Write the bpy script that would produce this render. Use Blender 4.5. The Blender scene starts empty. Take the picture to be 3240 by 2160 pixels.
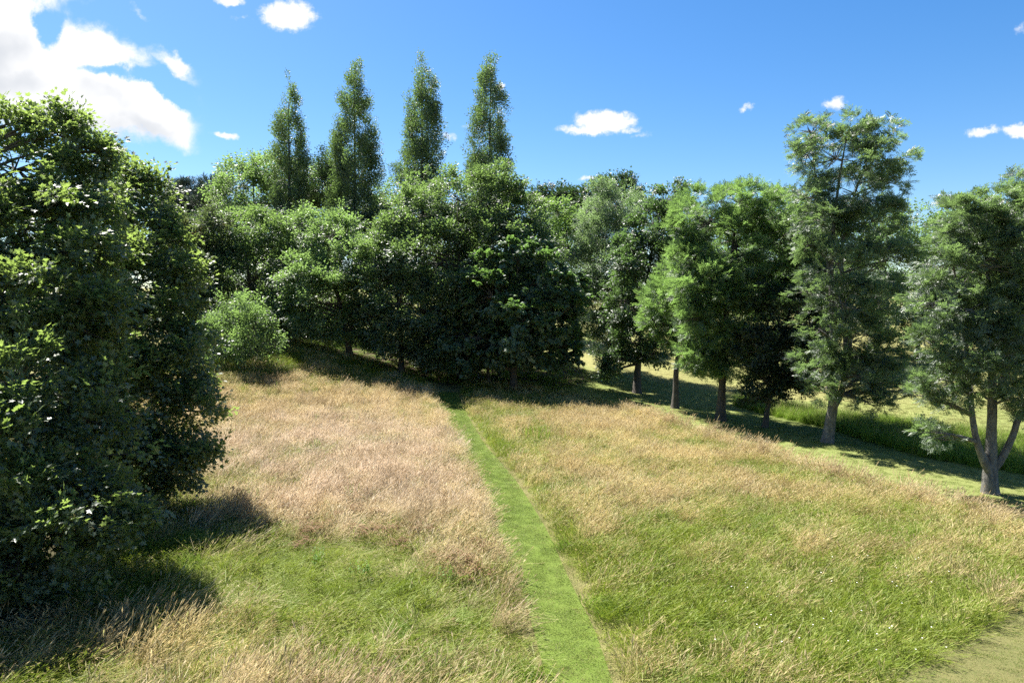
import bpy, math, random
import numpy as np
from mathutils import Vector, Matrix

R = math.radians
rng = np.random.default_rng(7)
random.seed(7)
sc = bpy.context.scene
COL = sc.collection

# ------------------------------------------------------------------ camera
F = 2230.0                      # focal length in photo pixels (3240 wide)
CAM = np.array([0.0, 0.0, 8.5])
PITCH = math.atan(100.0 / F)    # looking slightly down
cam_d = bpy.data.cameras.new('camera')
cam_d.sensor_width = 36.0
cam_d.lens = 36.0 * F / 3240.0
cam_d.clip_start = 0.1
cam_d.clip_end = 6000.0
cam = bpy.data.objects.new('camera', cam_d)
cam.location = CAM
cam.rotation_euler = (math.pi / 2 - PITCH, 0, 0)
COL.objects.link(cam)
sc.camera = cam

# ------------------------------------------------------------------ light
SUN_EL, SUN_AZ = R(58), R(42)   # azimuth: to the left of straight ahead (+Y)
sun_dir = Vector((-math.sin(SUN_AZ) * math.cos(SUN_EL), math.cos(SUN_AZ) * math.cos(SUN_EL), math.sin(SUN_EL)))
sun_d = bpy.data.lights.new('sun', 'SUN')
sun_d.energy = 5.0
sun_d.angle = R(0.5)
sun_d.color = (1.0, 0.955, 0.88)
sun = bpy.data.objects.new('sun', sun_d)
sun.rotation_euler = sun_dir.to_track_quat('Z', 'Y').to_euler()
sun.location = (0, 0, 60)
COL.objects.link(sun)

sc.view_settings.view_transform = 'Standard'
sc.view_settings.look = 'None'
sc.view_settings.exposure = 1.85
sc.view_settings.gamma = 1.0
sc.view_settings.use_curve_mapping = False
sc.render.engine = 'CYCLES'
cy = sc.cycles
cy.use_adaptive_sampling = True
cy.adaptive_threshold = 0.012
cy.adaptive_min_samples = 48
cy.use_denoising = False
cy.denoiser = 'OPENIMAGEDENOISE'
cy.denoising_prefilter = 'ACCURATE'
cy.denoising_input_passes = 'RGB_ALBEDO_NORMAL'
cy.max_bounces = 5
cy.diffuse_bounces = 3
cy.glossy_bounces = 1
cy.transmission_bounces = 3
cy.transparent_max_bounces = 4
cy.sample_clamp_indirect = 4.0
cy.caustics_reflective = False
cy.caustics_refractive = False
cy.time_limit = 900.0


class NT:
    """Small helper to write node trees."""
    def __init__(s, tree):
        s.t = tree
        s.n = tree.nodes
    def add(s, typ, **kw):
        n = s.n.new(typ)
        for k, v in kw.items():
            setattr(n, k, v)
        return n
    def link(s, a, b):
        s.t.links.new(a, b)
    def setin(s, sock, v):
        if hasattr(v, 'is_linked'):
            s.link(v, sock)
        else:
            sock.default_value = v
    def math(s, op, a, b=None, c=None, clamp=False):
        n = s.add('ShaderNodeMath', operation=op, use_clamp=clamp)
        s.setin(n.inputs[0], a)
        if b is not None: s.setin(n.inputs[1], b)
        if c is not None: s.setin(n.inputs[2], c)
        return n.outputs[0]
    def vmath(s, op, a, b=None):
        n = s.add('ShaderNodeVectorMath', operation=op)
        s.setin(n.inputs[0], a)
        if b is not None: s.setin(n.inputs[1], b)
        return n.outputs[0]
    def mix(s, f, a, b):
        n = s.add('ShaderNodeMix', data_type='RGBA')
        n.clamp_factor = True
        s.setin(n.inputs[0], f); s.setin(n.inputs[6], a); s.setin(n.inputs[7], b)
        return n.outputs[2]
    def noise(s, vec, scale, detail=2.0, rough=0.5, dist=0.0):
        n = s.add('ShaderNodeTexNoise')
        if vec is not None: s.link(vec, n.inputs['Vector'])
        n.inputs['Scale'].default_value = scale
        n.inputs['Detail'].default_value = detail
        n.inputs['Roughness'].default_value = rough
        n.inputs['Distortion'].default_value = dist
        return n
    def smooth(s, v, lo, hi):
        n = s.add('ShaderNodeMapRange', interpolation_type='SMOOTHSTEP')
        s.setin(n.inputs[0], v)
        n.inputs[1].default_value = lo; n.inputs[2].default_value = hi
        return n.outputs[0]


# ------------------------------------------------------------------ world: sky with fair-weather clouds
world = bpy.data.worlds.new('World')
sc.world = world
world.use_nodes = True
W = NT(world.node_tree)
W.n.clear()
out = W.add('ShaderNodeOutputWorld')
bg = W.add('ShaderNodeBackground')
sky = W.add('ShaderNodeTexSky', sky_type='NISHITA')
sky.sun_disc = False
sky.sun_elevation = SUN_EL
sky.sun_rotation = -SUN_AZ
sky.altitude = 100
sky.air_density = 1.0
sky.dust_density = 0.6
sky.ozone_density = 2.6
SKY_S = 0.050
bg.inputs['Strength'].default_value = SKY_S
world.cycles.sampling_method = 'MANUAL'
world.cycles.sample_map_resolution = 512
hs = W.add('ShaderNodeHueSaturation')
hs.inputs['Hue'].default_value = 0.503
hs.inputs['Saturation'].default_value = 1.36
hs.inputs['Value'].default_value = 1.0
W.link(sky.outputs[0], hs.inputs['Color'])
tc = W.add('ShaderNodeTexCoord')
sep = W.add('ShaderNodeSeparateXYZ')
W.link(tc.outputs['Generated'], sep.inputs[0])
dx, dy, dz = sep.outputs
front = W.math('MAXIMUM', dy, 0.02)
U = W.math('DIVIDE', dx, front)
V = W.math('DIVIDE', dz, front)
comb = W.add('ShaderNodeCombineXYZ')
W.link(U, comb.inputs[0]); W.link(V, comb.inputs[1])
uv = comb.outputs[0]

def uvp(px, py):
    a, b = (px - 1620) / F, -(py - 1080) / F
    c, s_ = math.cos(PITCH), math.sin(PITCH)
    y, z = c + b * s_, -s_ + b * c
    return a / y, z / y

def cloud_bank(specs, scale, warp, deep):
    """Cumulus puffs: soft ellipses (photo x, y, half width, half height, tilt, thickness) torn up by noise."""
    w1 = W.noise(uv, scale, 6.0, 0.62, 0.0)
    off = W.vmath('MULTIPLY', W.vmath('SUBTRACT', w1.outputs[1], (0.5, 0.5, 0.5)), (warp, warp * .8, 0))
    pv = W.vmath('ADD', uv, off)
    sp = W.add('ShaderNodeSeparateXYZ')
    W.link(pv, sp.inputs[0])
    n2 = W.noise(uv, scale * 2.6, 6.0, 0.65, 0.2)
    dens = under = None
    for (px, py, rx, ry, tilt, th) in specs:
        u0, v0 = uvp(px, py)
        du = W.math('SUBTRACT', sp.outputs[0], u0)
        dv = W.math('SUBTRACT', sp.outputs[1], v0)
        ca, sa = math.cos(R(tilt)), math.sin(R(tilt))
        a = W.math('ADD', W.math('MULTIPLY', du, ca * F / rx), W.math('MULTIPLY', dv, sa * F / rx))
        b = W.math('SUBTRACT', W.math('MULTIPLY', dv, ca * F / ry), W.math('MULTIPLY', du, sa * F / ry))
        r2 = W.math('MULTIPLY_ADD', a, a, W.math('MULTIPLY', b, b))
        e = W.math('MULTIPLY', W.math('EXPONENT', W.math('MULTIPLY', r2, -0.9)), th)
        if th < 0:
            dens = W.math('ADD', dens, e)          # a gap torn in the cloud
            continue
        dens = e if dens is None else W.math('MAXIMUM', dens, e)
        if deep:
            g = W.math('MULTIPLY', e, W.math('SUBTRACT', 0.15, b), clamp=True)   # grey belly of a deep cloud
            under = g if under is None else W.math('MAXIMUM', under, g)
    k = W.math('MULTIPLY', W.math('SUBTRACT', n2.outputs[0], 0.5), 2.0 if deep else 1.7)
    core = W.math('MULTIPLY_ADD', k, W.math('MULTIPLY_ADD', dens, 0.7, 0.08), dens)
    cov = W.smooth(core, 0.26, 0.74)
    if deep:
        cov = W.math('MULTIPLY', cov, W.smooth(U, (668 - 1620) / F, (600 - 1620) / F))
    ccol = (6.0, 6.1, 6.2, 1)
    if deep:
        n3 = W.noise(uv, 6.0, 4.0, 0.55)
        belly = W.math('MULTIPLY', W.smooth(W.math('MULTIPLY_ADD', W.math('SUBTRACT', n3.outputs[0], 0.5), 1.5, under), 0.36, 1.0), 0.62)
        ccol = W.mix(belly, (6.3, 6.3, 6.3, 1), (2.9, 3.2, 3.7, 1))
    b_ = W.add('ShaderNodeBackground')
    b_.inputs['Strength'].default_value = SKY_S
    W.link(W.mix(cov, hs.outputs[0], ccol), b_.inputs['Color'])
    return b_.outputs[0]

# scattered clouds of the same kind all round, outside the view
gen = W.noise(tc.outputs['Generated'], 4.0, 4.0, 0.6, 0.0)
rest = W.math('MULTIPLY', W.math('MULTIPLY', W.smooth(gen.outputs[0], 0.54, 0.64), W.smooth(dy, 0.5, 0.3)), W.smooth(dz, 0.05, 0.25))
W.link(W.mix(rest, hs.outputs[0], (6.8, 6.9, 7.0, 1)), bg.inputs['Color'])
BANKS = [((-1e9, 662), 11.0, .085, True, [(-150, 40, 300, 190, 0, 1.5), (60, 180, 260, 120, -8, 1.5), (300, 210, 230, 100, -22, 1.4), (200, 300, 380, 100, -8, 1.4),
                                         (470, 340, 170, 70, -25, 1.25), (560, 200, 95, 34, -32, 0.8), (40, 270, 230, 90, 0, 1.3), (450, 42, 55, 18, -25, .42), (160, 60, 34, 34, 0, .42), (330, 218, 100, 22, -4, -1.1), (520, 265, 90, 26, -35, -.9), (140, 95, 50, 60, 20, -.9), (30, 330, 60, 30, 0, -.2)]),
         ((662, 1130), 40.0, .028, False, [(910, 50, 78, 44, -5, 1.2), (730, -2, 46, 22, 0, .95), (710, 430, 45, 14, -10, .8), (760, 60, 60, 14, 0, .36)]),
         ((1380, 2130), 40.0, .028, False, [(1915, 385, 85, 36, 0, 1.25), (1880, 410, 110, 18, 0, .95), (1985, 412, 60, 14, 0, .6), (2030, 430, 45, 12, 12, .42), (1870, 565, 48, 11, 5, .6), (1585, 272, 20, 13, 0, .75), (1420, 434, 34, 16, 10, .55), (1480, 400, 24, 13, 0, .4)]),
         ((2250, 3500), 40.0, .028, False, [(2360, 340, 36, 14, 8, .6), (2645, 326, 42, 22, 0, .75), (3110, 418, 62, 18, 6, .75), (3235, 412, 70, 22, 3, 1.0), (3230, 90, 42, 28, 40, .42)])]
sh = bg.outputs[0]
inview = W.math('MULTIPLY', W.math('GREATER_THAN', dy, 0.55), W.math('GREATER_THAN', dz, 0.10))
for (x0, x1), scale, warp, deep, specs in BANKS:
    cl = cloud_bank(specs, scale, warp, deep)
    gate = W.math('MULTIPLY', inview, W.math('MULTIPLY', W.math('GREATER_THAN', U, (x0 - 1620) / F), W.math('LESS_THAN', U, (x1 - 1620) / F)))
    mx = W.add('ShaderNodeMixShader')
    W.link(gate, mx.inputs[0]); W.link(sh, mx.inputs[1]); W.link(cl, mx.inputs[2])
    sh = mx.outputs[0]
W.link(sh, out.inputs[0])

# ------------------------------------------------------------------ photo geometry helpers
_c, _s = math.cos(PITCH), math.sin(PITCH)

def ray(px, py):
    a, b = (px - 1620) / F, -(py - 1080) / F
    return np.array([a, _c + b * _s, -_s + b * _c])

def at(px, py, d):
    """World point seen at photo pixel (px, py) at distance d along +Y."""
    r = ray(px, py)
    return CAM + r * (d / r[1])

# terrain: heights known at a few spots, smooth in between (thin plate spline)
CTRL = [(1835, 2160, 16.2), (1700, 1850, 22.0), (1615, 1600, 30.2), (1500, 1430, 41.5), (1425, 1290, 60),
        (650, 1600, 29), (600, 1300, 50), (760, 1150, 64), (1000, 1110, 70), (1200, 1185, 68), (1460, 1195, 75), (1700, 1190, 76),
        (1990, 1305, 58), (2300, 1430, 45.5), (2620, 1530, 36.5), (3000, 1640, 31),
        (2015, 1245, 73), (2135, 1290, 63), (2280, 1330, 57), (2420, 1350, 54), (2620, 1395, 48), (3135, 1560, 36),
        (2480, 1300, 64), (2750, 1372, 53), (3240, 1480, 42), (2950, 1300, 57), (3200, 1290, 60), (2950, 1150, 88),
        (2000, 1150, 90), (2000, 1050, 112), (1500, 1060, 108), (3000, 1085, 104), (1000, 1010, 105), (2400, 1150, 92),
        (2300, 1950, 20.5), (2930, 2160, 16.4), (3240, 1960, 20.3)]
cp = [at(*c) for c in CTRL]
cp += [np.array(p, float) for p in [(-40, 0, 0.5), (0, -20, 0), (40, 0, 0), (-60, 60, 4), (-40, 30, 1.0), (80, 20, -0.5), (90, 60, 1.5),
       (-120, 150, 13), (-40, 170, 13), (60, 170, 13), (150, 150, 11), (0, 140, 10), (-60, 110, 8.5), (90, 110, 5.0), (150, 0, 1), (-150, 0, 3), (-150, 80, 8),
       (-200, 300, 14), (200, 300, 14), (0, 300, 14), (0, -80, 0)]]
cp = np.array(cp)

def _phi(r2):
    return np.where(r2 > 0, 0.5 * r2 * np.log(np.maximum(r2, 1e-9)), 0.0)

_n = len(cp)
_A = np.zeros((_n + 3, _n + 3))
_S = 40.0
_q = cp[:, :2] / _S
_A[:_n, :_n] = _phi(((_q[:, None] - _q[None]) ** 2).sum(-1)) + 0.012 * np.eye(_n)
_A[:_n, _n] = 1; _A[:_n, _n + 1:] = _q
_A[_n, :_n] = 1; _A[_n + 1:, :_n] = _q.T
_w = np.linalg.solve(_A, np.concatenate([cp[:, 2], np.zeros(3)]))

def height(x, y):
    x = np.asarray(x, float); y = np.asarray(y, float)
    sh = np.broadcast(x, y).shape
    q = np.stack(np.broadcast_arrays(x, y), -1).reshape(-1, 2)
    qc = np.clip(q, [-200, -80], [200, 300]) / _S
    z = np.empty(len(q))
    for i in range(0, len(q), 20000):
        p = qc[i:i + 20000]
        z[i:i + 20000] = _phi(((p[:, None] - _q[None]) ** 2).sum(-1)) @ _w[:_n] + _w[_n] + p @ _w[_n + 1:]
    return z.reshape(sh)

# value noise for colour and scatter
_perm = rng.random((256, 256))

def vnoise(x, y):
    xi, yi = np.floor(x).astype(int), np.floor(y).astype(int)
    fx, fy = x - xi, y - yi
    fx, fy = fx * fx * (3 - 2 * fx), fy * fy * (3 - 2 * fy)
    g = lambda i, j: _perm[i & 255, j & 255]
    return (g(xi, yi) * (1 - fx) + g(xi + 1, yi) * fx) * (1 - fy) + (g(xi, yi + 1) * (1 - fx) + g(xi + 1, yi + 1) * fx) * fy

def fbm(x, y, s, o=4):
    v, a, t = 0, 1.0, 0
    for k in range(o):
        v = v + a * vnoise(x * s * 2 ** k + 17.3 * k, y * s * 2 ** k + 9.1 * k)
        t += a; a *= 0.55
    return v / t

def hit(px, py):
    """Where the line of sight through a photo pixel meets the ground."""
    r = ray(px, py)
    ds = np.linspace(8, 220, 1400)
    P = CAM[None] + r[None] * (ds / r[1])[:, None]
    below = P[:, 2] < height(P[:, 0], P[:, 1])
    i = int(np.argmax(below)) if below.any() else len(ds) - 1
    return P[i]

# ------------------------------------------------------------------ mesh helpers
def tag(o, label=None, cat=None, group=None, kind=None):
    if label: o['label'] = label
    if cat: o['category'] = cat
    if group: o['group'] = group
    if kind: o['kind'] = kind
    return o

def mesh_obj(name, verts, faces, mat=None, parent=None, smooth=False, link=True):
    me = bpy.data.meshes.new(name)
    me.from_pydata([tuple(v) for v in verts], [], [tuple(f) for f in faces])
    if mat: me.materials.append(mat)
    if smooth:
        me.polygons.foreach_set('use_smooth', [True] * len(me.polygons))
    me.update()
    o = bpy.data.objects.new(name, me)
    if link: COL.objects.link(o)
    if parent: o.parent = parent
    return o

def empty(name, loc):
    o = bpy.data.objects.new(name, None)
    o.location = loc
    o.empty_display_size = 0.3
    COL.objects.link(o)
    return o

def fattr(me, name, data, domain='POINT', typ='FLOAT'):
    a = me.attributes.new(name, typ, domain)
    key = {'FLOAT': 'value', 'INT': 'value', 'FLOAT_VECTOR': 'vector', 'FLOAT_COLOR': 'color'}[typ]
    a.data.foreach_set(key, np.asarray(data, dtype=np.int32 if typ == 'INT' else np.float32).ravel())

# ------------------------------------------------------------------ materials
def new_mat(name):
    m = bpy.data.materials.new(name)
    m.use_nodes = True
    t = NT(m.node_tree)
    t.n.clear()
    o = t.add('ShaderNodeOutputMaterial')
    return m, t, o

def leaf_mat(name, dark, light, back, rough=0.42, trans=0.42, spec=0.5, brown=None):
    """Leaf: glossy upper side, light passing through; colour varies by spray and by leaf."""
    m, t, o = new_mat(name)
    g = t.add('ShaderNodeNewGeometry')
    at_ = t.add('ShaderNodeAttribute', attribute_type='INSTANCER', attribute_name='tint')
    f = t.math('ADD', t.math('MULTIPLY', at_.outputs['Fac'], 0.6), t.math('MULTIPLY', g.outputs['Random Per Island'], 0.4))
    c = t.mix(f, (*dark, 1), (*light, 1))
    tr = t.mix(f, (back[0] * .7, back[1] * .75, back[2] * .7, 1), (*back, 1))
    if brown:
        k = t.smooth(at_.outputs['Fac'], 0.80, 0.95)
        c = t.mix(k, c, (*brown, 1)); tr = t.mix(k, tr, (*brown, 1))
    p = t.add('ShaderNodeBsdfPrincipled')
    t.link(c, p.inputs['Base Color'])
    p.inputs['Roughness'].default_value = rough
    p.inputs['Specular IOR Level'].default_value = spec
    tl = t.add('ShaderNodeBsdfTranslucent')
    t.link(tr, tl.inputs['Color'])
    mx = t.add('ShaderNodeMixShader')
    mx.inputs[0].default_value = trans
    t.link(p.outputs[0], mx.inputs[1]); t.link(tl.outputs[0], mx.inputs[2])
    t.link(mx.outputs[0], o.inputs[0])
    return m

def bark_mat(name, a, b, scale=9.0):
    m, t, o = new_mat(name)
    tcn = t.add('ShaderNodeTexCoord')
    mp = t.add('ShaderNodeMapping')
    mp.inputs['Scale'].default_value = (1, 1, 0.35)
    t.link(tcn.outputs['Object'], mp.inputs[0])
    n = t.noise(mp.outputs[0], scale, 6, 0.65)
    n2 = t.noise(tcn.outputs['Object'], 1.7, 3, 0.5)
    f = t.math('ADD', t.math('MULTIPLY', t.smooth(n.outputs[0], 0.35, 0.65), 0.65), t.math('MULTIPLY', n2.outputs[0], 0.35))
    c = t.mix(f, (*a, 1), (*b, 1))
    p = t.add('ShaderNodeBsdfPrincipled')
    t.link(c, p.inputs['Base Color'])
    p.inputs['Roughness'].default_value = 0.9
    bp = t.add('ShaderNodeBump')
    bp.inputs['Strength'].default_value = 0.8
    bp.inputs['Distance'].default_value = 0.04
    t.link(n.outputs[0], bp.inputs['Height'])
    t.link(bp.outputs[0], p.inputs['Normal'])
    t.link(p.outputs[0], o.inputs[0])
    return m

def grass_mat(name, green_a, green_b, straw_a, straw_b, trans=0.35):
    """Blade: instance attributes say how dry the tuft is; mesh attribute 'stem' marks stalks and seed heads."""
    m, t, o = new_mat(name)
    g = t.add('ShaderNodeNewGeometry')
    dry = t.add('ShaderNodeAttribute', attribute_type='INSTANCER', attribute_name='dry').outputs['Fac']
    tint = t.add('ShaderNodeAttribute', attribute_type='INSTANCER', attribute_name='tint').outputs['Fac']
    pink = t.add('ShaderNodeAttribute', attribute_type='INSTANCER', attribute_name='pink').outputs['Fac']
    stem = t.add('ShaderNodeAttribute', attribute_type='GEOMETRY', attribute_name='stem').outputs['Fac']
    rnd = g.outputs['Random Per Island']
    gc = t.mix(t.math('ADD', t.math('MULTIPLY', tint, 0.6), t.math('MULTIPLY', rnd, 0.4)), (*green_a, 1), (*green_b, 1))
    st = t.mix(pink, (*straw_a, 1), (*straw_b, 1))
    st = t.mix(t.math('MULTIPLY', rnd, 0.40), st, (0.40, 0.30, 0.17, 1))
    st = t.mix(t.math('MULTIPLY', t.smooth(tint, 0.75, 0.15), 0.6), st, (0.24, 0.17, 0.085, 1))
    k = t.math('ADD', dry, t.math('MULTIPLY', stem, 0.42))
    k = t.math('ADD', k, t.math('MULTIPLY', t.math('SUBTRACT', rnd, 0.5), 0.7))
    c = t.mix(t.smooth(k, 0.25, 0.85), gc, st)
    p = t.add('ShaderNodeBsdfPrincipled')
    t.link(c, p.inputs['Base Color'])
    p.inputs['Roughness'].default_value = 0.55
    p.inputs['Specular IOR Level'].default_value = 0.3
    tl = t.add('ShaderNodeBsdfTranslucent')
    t.link(c, tl.inputs['Color'])
    mx = t.add('ShaderNodeMixShader')
    mx.inputs[0].default_value = trans
    t.link(p.outputs[0], mx.inputs[1]); t.link(tl.outputs[0], mx.inputs[2])
    t.link(mx.outputs[0], o.inputs[0])
    return m

def soil_mat(name, use_attr=True, a=(0.1, 0.1, 0.04), b=(0.16, 0.15, 0.06), bump=0.05):
    m, t, o = new_mat(name)
    tcn = t.add('ShaderNodeTexCoord')
    n = t.noise(tcn.outputs['Object'], 2.2, 8, 0.7)
    n2 = t.noise(tcn.outputs['Object'], 14.0, 5, 0.7)
    f = t.math('ADD', t.math('MULTIPLY', t.smooth(n.outputs[0], 0.3, 0.7), 0.5), t.math('MULTIPLY', t.smooth(n2.outputs[0], 0.3, 0.7), 0.5))
    if use_attr:
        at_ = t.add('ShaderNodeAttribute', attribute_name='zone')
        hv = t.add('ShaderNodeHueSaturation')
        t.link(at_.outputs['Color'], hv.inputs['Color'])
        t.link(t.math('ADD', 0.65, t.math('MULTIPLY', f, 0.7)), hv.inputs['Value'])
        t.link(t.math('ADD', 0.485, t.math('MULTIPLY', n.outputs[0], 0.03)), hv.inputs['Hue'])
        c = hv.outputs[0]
    else:
        c = t.mix(f, (*a, 1), (*b, 1))
    p = t.add('ShaderNodeBsdfPrincipled')
    t.link(c, p.inputs['Base Color'])
    p.inputs['Roughness'].default_value = 0.95
    p.inputs['Specular IOR Level'].default_value = 0.1
    bp = t.add('ShaderNodeBump')
    bp.inputs['Strength'].default_value = 0.7
    bp.inputs['Distance'].default_value = bump
    t.link(f, bp.inputs['Height'])
    t.link(bp.outputs[0], p.inputs['Normal'])
    t.link(p.outputs[0], o.inputs[0])
    return m

M = {}
M['maple'] = leaf_mat('maple_leaf', (0.045, 0.072, 0.041), (0.085, 0.121, 0.060), (0.306, 0.425, 0.089), 0.47, 0.45, 1.00)
M['sycamore'] = leaf_mat('sycamore_leaf', (0.053, 0.084, 0.048), (0.092, 0.137, 0.071), (0.236, 0.364, 0.087), 0.47, 0.43, 0.85)
M['light'] = leaf_mat('hornbeam_leaf', (0.075, 0.117, 0.057), (0.126, 0.183, 0.085), (0.275, 0.424, 0.109), 0.47, 0.46, 0.85)
M['oak'] = leaf_mat('oak_leaf', (0.045, 0.074, 0.041), (0.079, 0.119, 0.059), (0.162, 0.281, 0.070), 0.47, 0.42, 0.85)
M['ash'] = leaf_mat('ash_leaf', (0.070, 0.112, 0.051), (0.114, 0.172, 0.077), (0.259, 0.423, 0.100), 0.47, 0.46, 0.85)
M['paleash'] = leaf_mat('tall_ash_leaf', (0.070, 0.103, 0.065), (0.118, 0.159, 0.099), (0.236, 0.364, 0.106), 0.47, 0.44, 1.00)
M['chestnut'] = leaf_mat('chestnut_leaf', (0.052, 0.086, 0.045), (0.086, 0.136, 0.066), (0.203, 0.361, 0.076), 0.47, 0.45, 0.85)
M['poplar'] = leaf_mat('poplar_leaf', (0.057, 0.088, 0.046), (0.095, 0.137, 0.067), (0.198, 0.312, 0.076), 0.47, 0.42, 0.85)
M['willow'] = leaf_mat('willow_leaf', (0.104, 0.136, 0.098), (0.171, 0.219, 0.158), (0.274, 0.406, 0.140), 0.47, 0.44, 1.00)
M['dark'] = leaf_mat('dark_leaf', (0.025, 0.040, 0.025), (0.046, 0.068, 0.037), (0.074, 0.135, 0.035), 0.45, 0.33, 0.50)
M['lime'] = leaf_mat('lime_green_leaf', (0.092, 0.143, 0.059), (0.143, 0.209, 0.086), (0.238, 0.382, 0.080), 0.45, 0.45, 0.40)
M['brown'] = leaf_mat('browning_leaf', (0.052, 0.072, 0.039), (0.095, 0.112, 0.062), (0.163, 0.223, 0.069), 0.48, 0.40, 0.40, brown=(.16, .075, .03))
M['pine'] = leaf_mat('pine_needle', (0.020, 0.031, 0.025), (0.037, 0.054, 0.041), (0.036, 0.063, 0.033), 0.50, 0.20, 0.40)
M['bark'] = bark_mat('grey_bark', (.045, .040, .034), (.15, .138, .122))
M['bark_dark'] = bark_mat('dark_bark', (.030, .025, .020), (.11, .095, .078))
M['bark_pale'] = bark_mat('pale_ash_bark', (.060, .056, .050), (.20, .188, .168), 7.0)
GREEN = ((.138, .205, .018), (.262, .318, .036))
M['meadow'] = grass_mat('meadow_grass', *GREEN, (.62, .52, .24), (.70, .585, .45), .45)
M['lush'] = grass_mat('lush_grass', (.120, .215, .020), (.215, .320, .038), (.40, .36, .15), (.40, .34, .18), .42)
M['mown'] = grass_mat('mown_grass', (.094, .150, .016), (.152, .200, .028), (.32, .26, .11), (.34, .28, .14), .35)
M['ground'] = soil_mat('ground_soil')
M['path'] = soil_mat('path_soil', False, (.075, .115, .018), (.110, .145, .030), 0.015)
M['lawn'] = soil_mat('lawn_soil', False, (.080, .088, .030), (.13, .12, .048), 0.02)
M['bracken'] = leaf_mat('dead_bracken', (.15, .085, .040), (.30, .19, .095), (.24, .15, .07), .7, .3, .2)

# ------------------------------------------------------------------ polygons on the ground
def gpoly(pts):
    return np.array([hit(*p)[:2] if len(p) == 2 else (p[0], p[1]) for p in pts])

def inside(poly, x, y):
    r = np.zeros(x.shape, bool)
    n = len(poly)
    for i in range(n):
        x0, y0 = poly[i]; x1, y1 = poly[(i + 1) % n]
        c = ((y0 > y) != (y1 > y))
        with np.errstate(divide='ignore', invalid='ignore'):
            xi = (x1 - x0) * (y - y0) / (y1 - y0) + x0
        r ^= c & (x < xi)
    return r

PATH_L = [(1731, 2160), (1692, 2013), (1645, 1848), (1577, 1684), (1525, 1519), (1455, 1400), (1399, 1300), (1372, 1240)]
PATH_R = [(1930, 2160), (1887, 2013), (1799, 1848), (1725, 1684), (1618, 1519), (1522, 1410), (1458, 1300), (1432, 1240)]

def resample(pts, n):
    P = np.array([hit(*p)[:2] for p in pts])
    # carry on towards the camera, straight
    P = np.concatenate([[P[0] + (P[0] - P[2]) * 0.9], P])
    yy = np.linspace(P[0, 1], P[-1, 1], n)
    xx = np.interp(yy, P[:, 1], P[:, 0])
    k = np.ones(9) / 9
    xs = np.convolve(np.pad(xx, 4, mode='edge'), k, mode='valid')
    return np.stack([xs, yy], -1)

NP = 160
pl, pr = resample(PATH_L, NP), resample(PATH_R, NP)
pr[:, 0] += np.clip((pr[:, 1] - 14) / 110, 0, .42)
path_poly = np.concatenate([pl, pr[::-1]])
ml, mr = pl - [.30, 0], pr + [.36, 0]     # where the tall grass starts

LAWN = gpoly([(3240, 1905), (3060, 2010), (2810, 2160)])
lawn_poly = np.concatenate([[[34.0, 24.5]], [[24.0, 23.2]], LAWN, [[8.2, 14.0], [6.0, 9.0], [6.0, 2.0], [34.0, 2.0]]])
edge_right = gpoly([(1990, 1304), (2150, 1356), (2300, 1409), (2460, 1460), (2620, 1510), (2900, 1590), (3240, 1676)])
meadow_right = np.concatenate([mr[::-1][:1], gpoly([(1480, 1222), (1600, 1222), (1760, 1240), (1890, 1268)]), edge_right,
                               [[34, 26], [34, 24.5], [24, 23.2]], LAWN, [[8.2, 14.0], [6.0, 9.0], [5, 7]], mr[:1]])
# follow the path edge exactly
meadow_right = np.concatenate([meadow_right[:-1], mr])
meadow_left = np.concatenate([ml, gpoly([(1330, 1205), (1200, 1172), (1050, 1120), (930, 1085), (820, 1095), (640, 1160)]), [[-34, 66], [-40, 40], [-34, 8], [0, 7]]])
ditch = gpoly([(2330, 1262), (2480, 1290), (2620, 1318), (2800, 1330), (2960, 1360), (3240, 1400), ])
ditch_low = gpoly([(3240, 1500), (3060, 1472), (2900, 1440), (2760, 1400), (2620, 1355), (2480, 1325), (2330, 1285)])
ditch_poly = np.concatenate([ditch, [[42, 50], [44, 40]], ditch_low])

# ------------------------------------------------------------------ ground
def axis(lo, hi, a, b, step):
    core = np.arange(a, b + step, step)
    def grow(start, end, s):
        r, v, st = [], start, step
        while abs(end - v) > st:
            st = min(st * 1.22, 120); v += s * st; r.append(v)
        return r
    return np.array(sorted(grow(a, lo, -1)) + list(core) + grow(b, hi, 1))

gx = axis(-2500, 2500, -45, 60, 0.9)
gy = axis(-1500, 4000, 5, 120, 0.9)
GX, GY = np.meshgrid(gx, gy)
GZ = height(GX, GY)
nx, ny = len(gx), len(gy)
verts = np.stack([GX, GY, GZ], -1).reshape(-1, 3)
idx = np.arange(nx * ny).reshape(ny, nx)
faces = np.stack([idx[:-1, :-1], idx[:-1, 1:], idx[1:, 1:], idx[1:, :-1]], -1).reshape(-1, 4)
me = bpy.data.meshes.new('ground')
me.from_pydata(verts, [], faces)
me.polygons.foreach_set('use_smooth', [True] * len(me.polygons))
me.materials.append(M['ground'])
fx, fy = verts[:, 0], verts[:, 1]
fn = fbm(fx, fy, 0.12)[:, None]
zone = np.tile(np.array([.15, .14, .055]), (len(fx), 1))
field = np.array([.23, .205, .085]) * (1 - fn) + np.array([.15, .17, .055]) * fn
zone = np.where(((fy > 84) | (fx > 5) & ~inside(meadow_right, fx, fy))[:, None], field, zone)
lawn_c = np.array([.115, .155, .04]) * (1 - fn) + np.array([.19, .19, .07]) * fn
band = ~inside(meadow_right, fx, fy) & (fx > 3) & (fy > 26) & (fy < 84 - 0.9 * (fx - 12)) & (fx > 2)
zone = np.where(band[:, None], lawn_c, zone)
zone = np.where(inside(ditch_poly, fx, fy)[:, None], np.array([.07, .10, .025]), zone)
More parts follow.
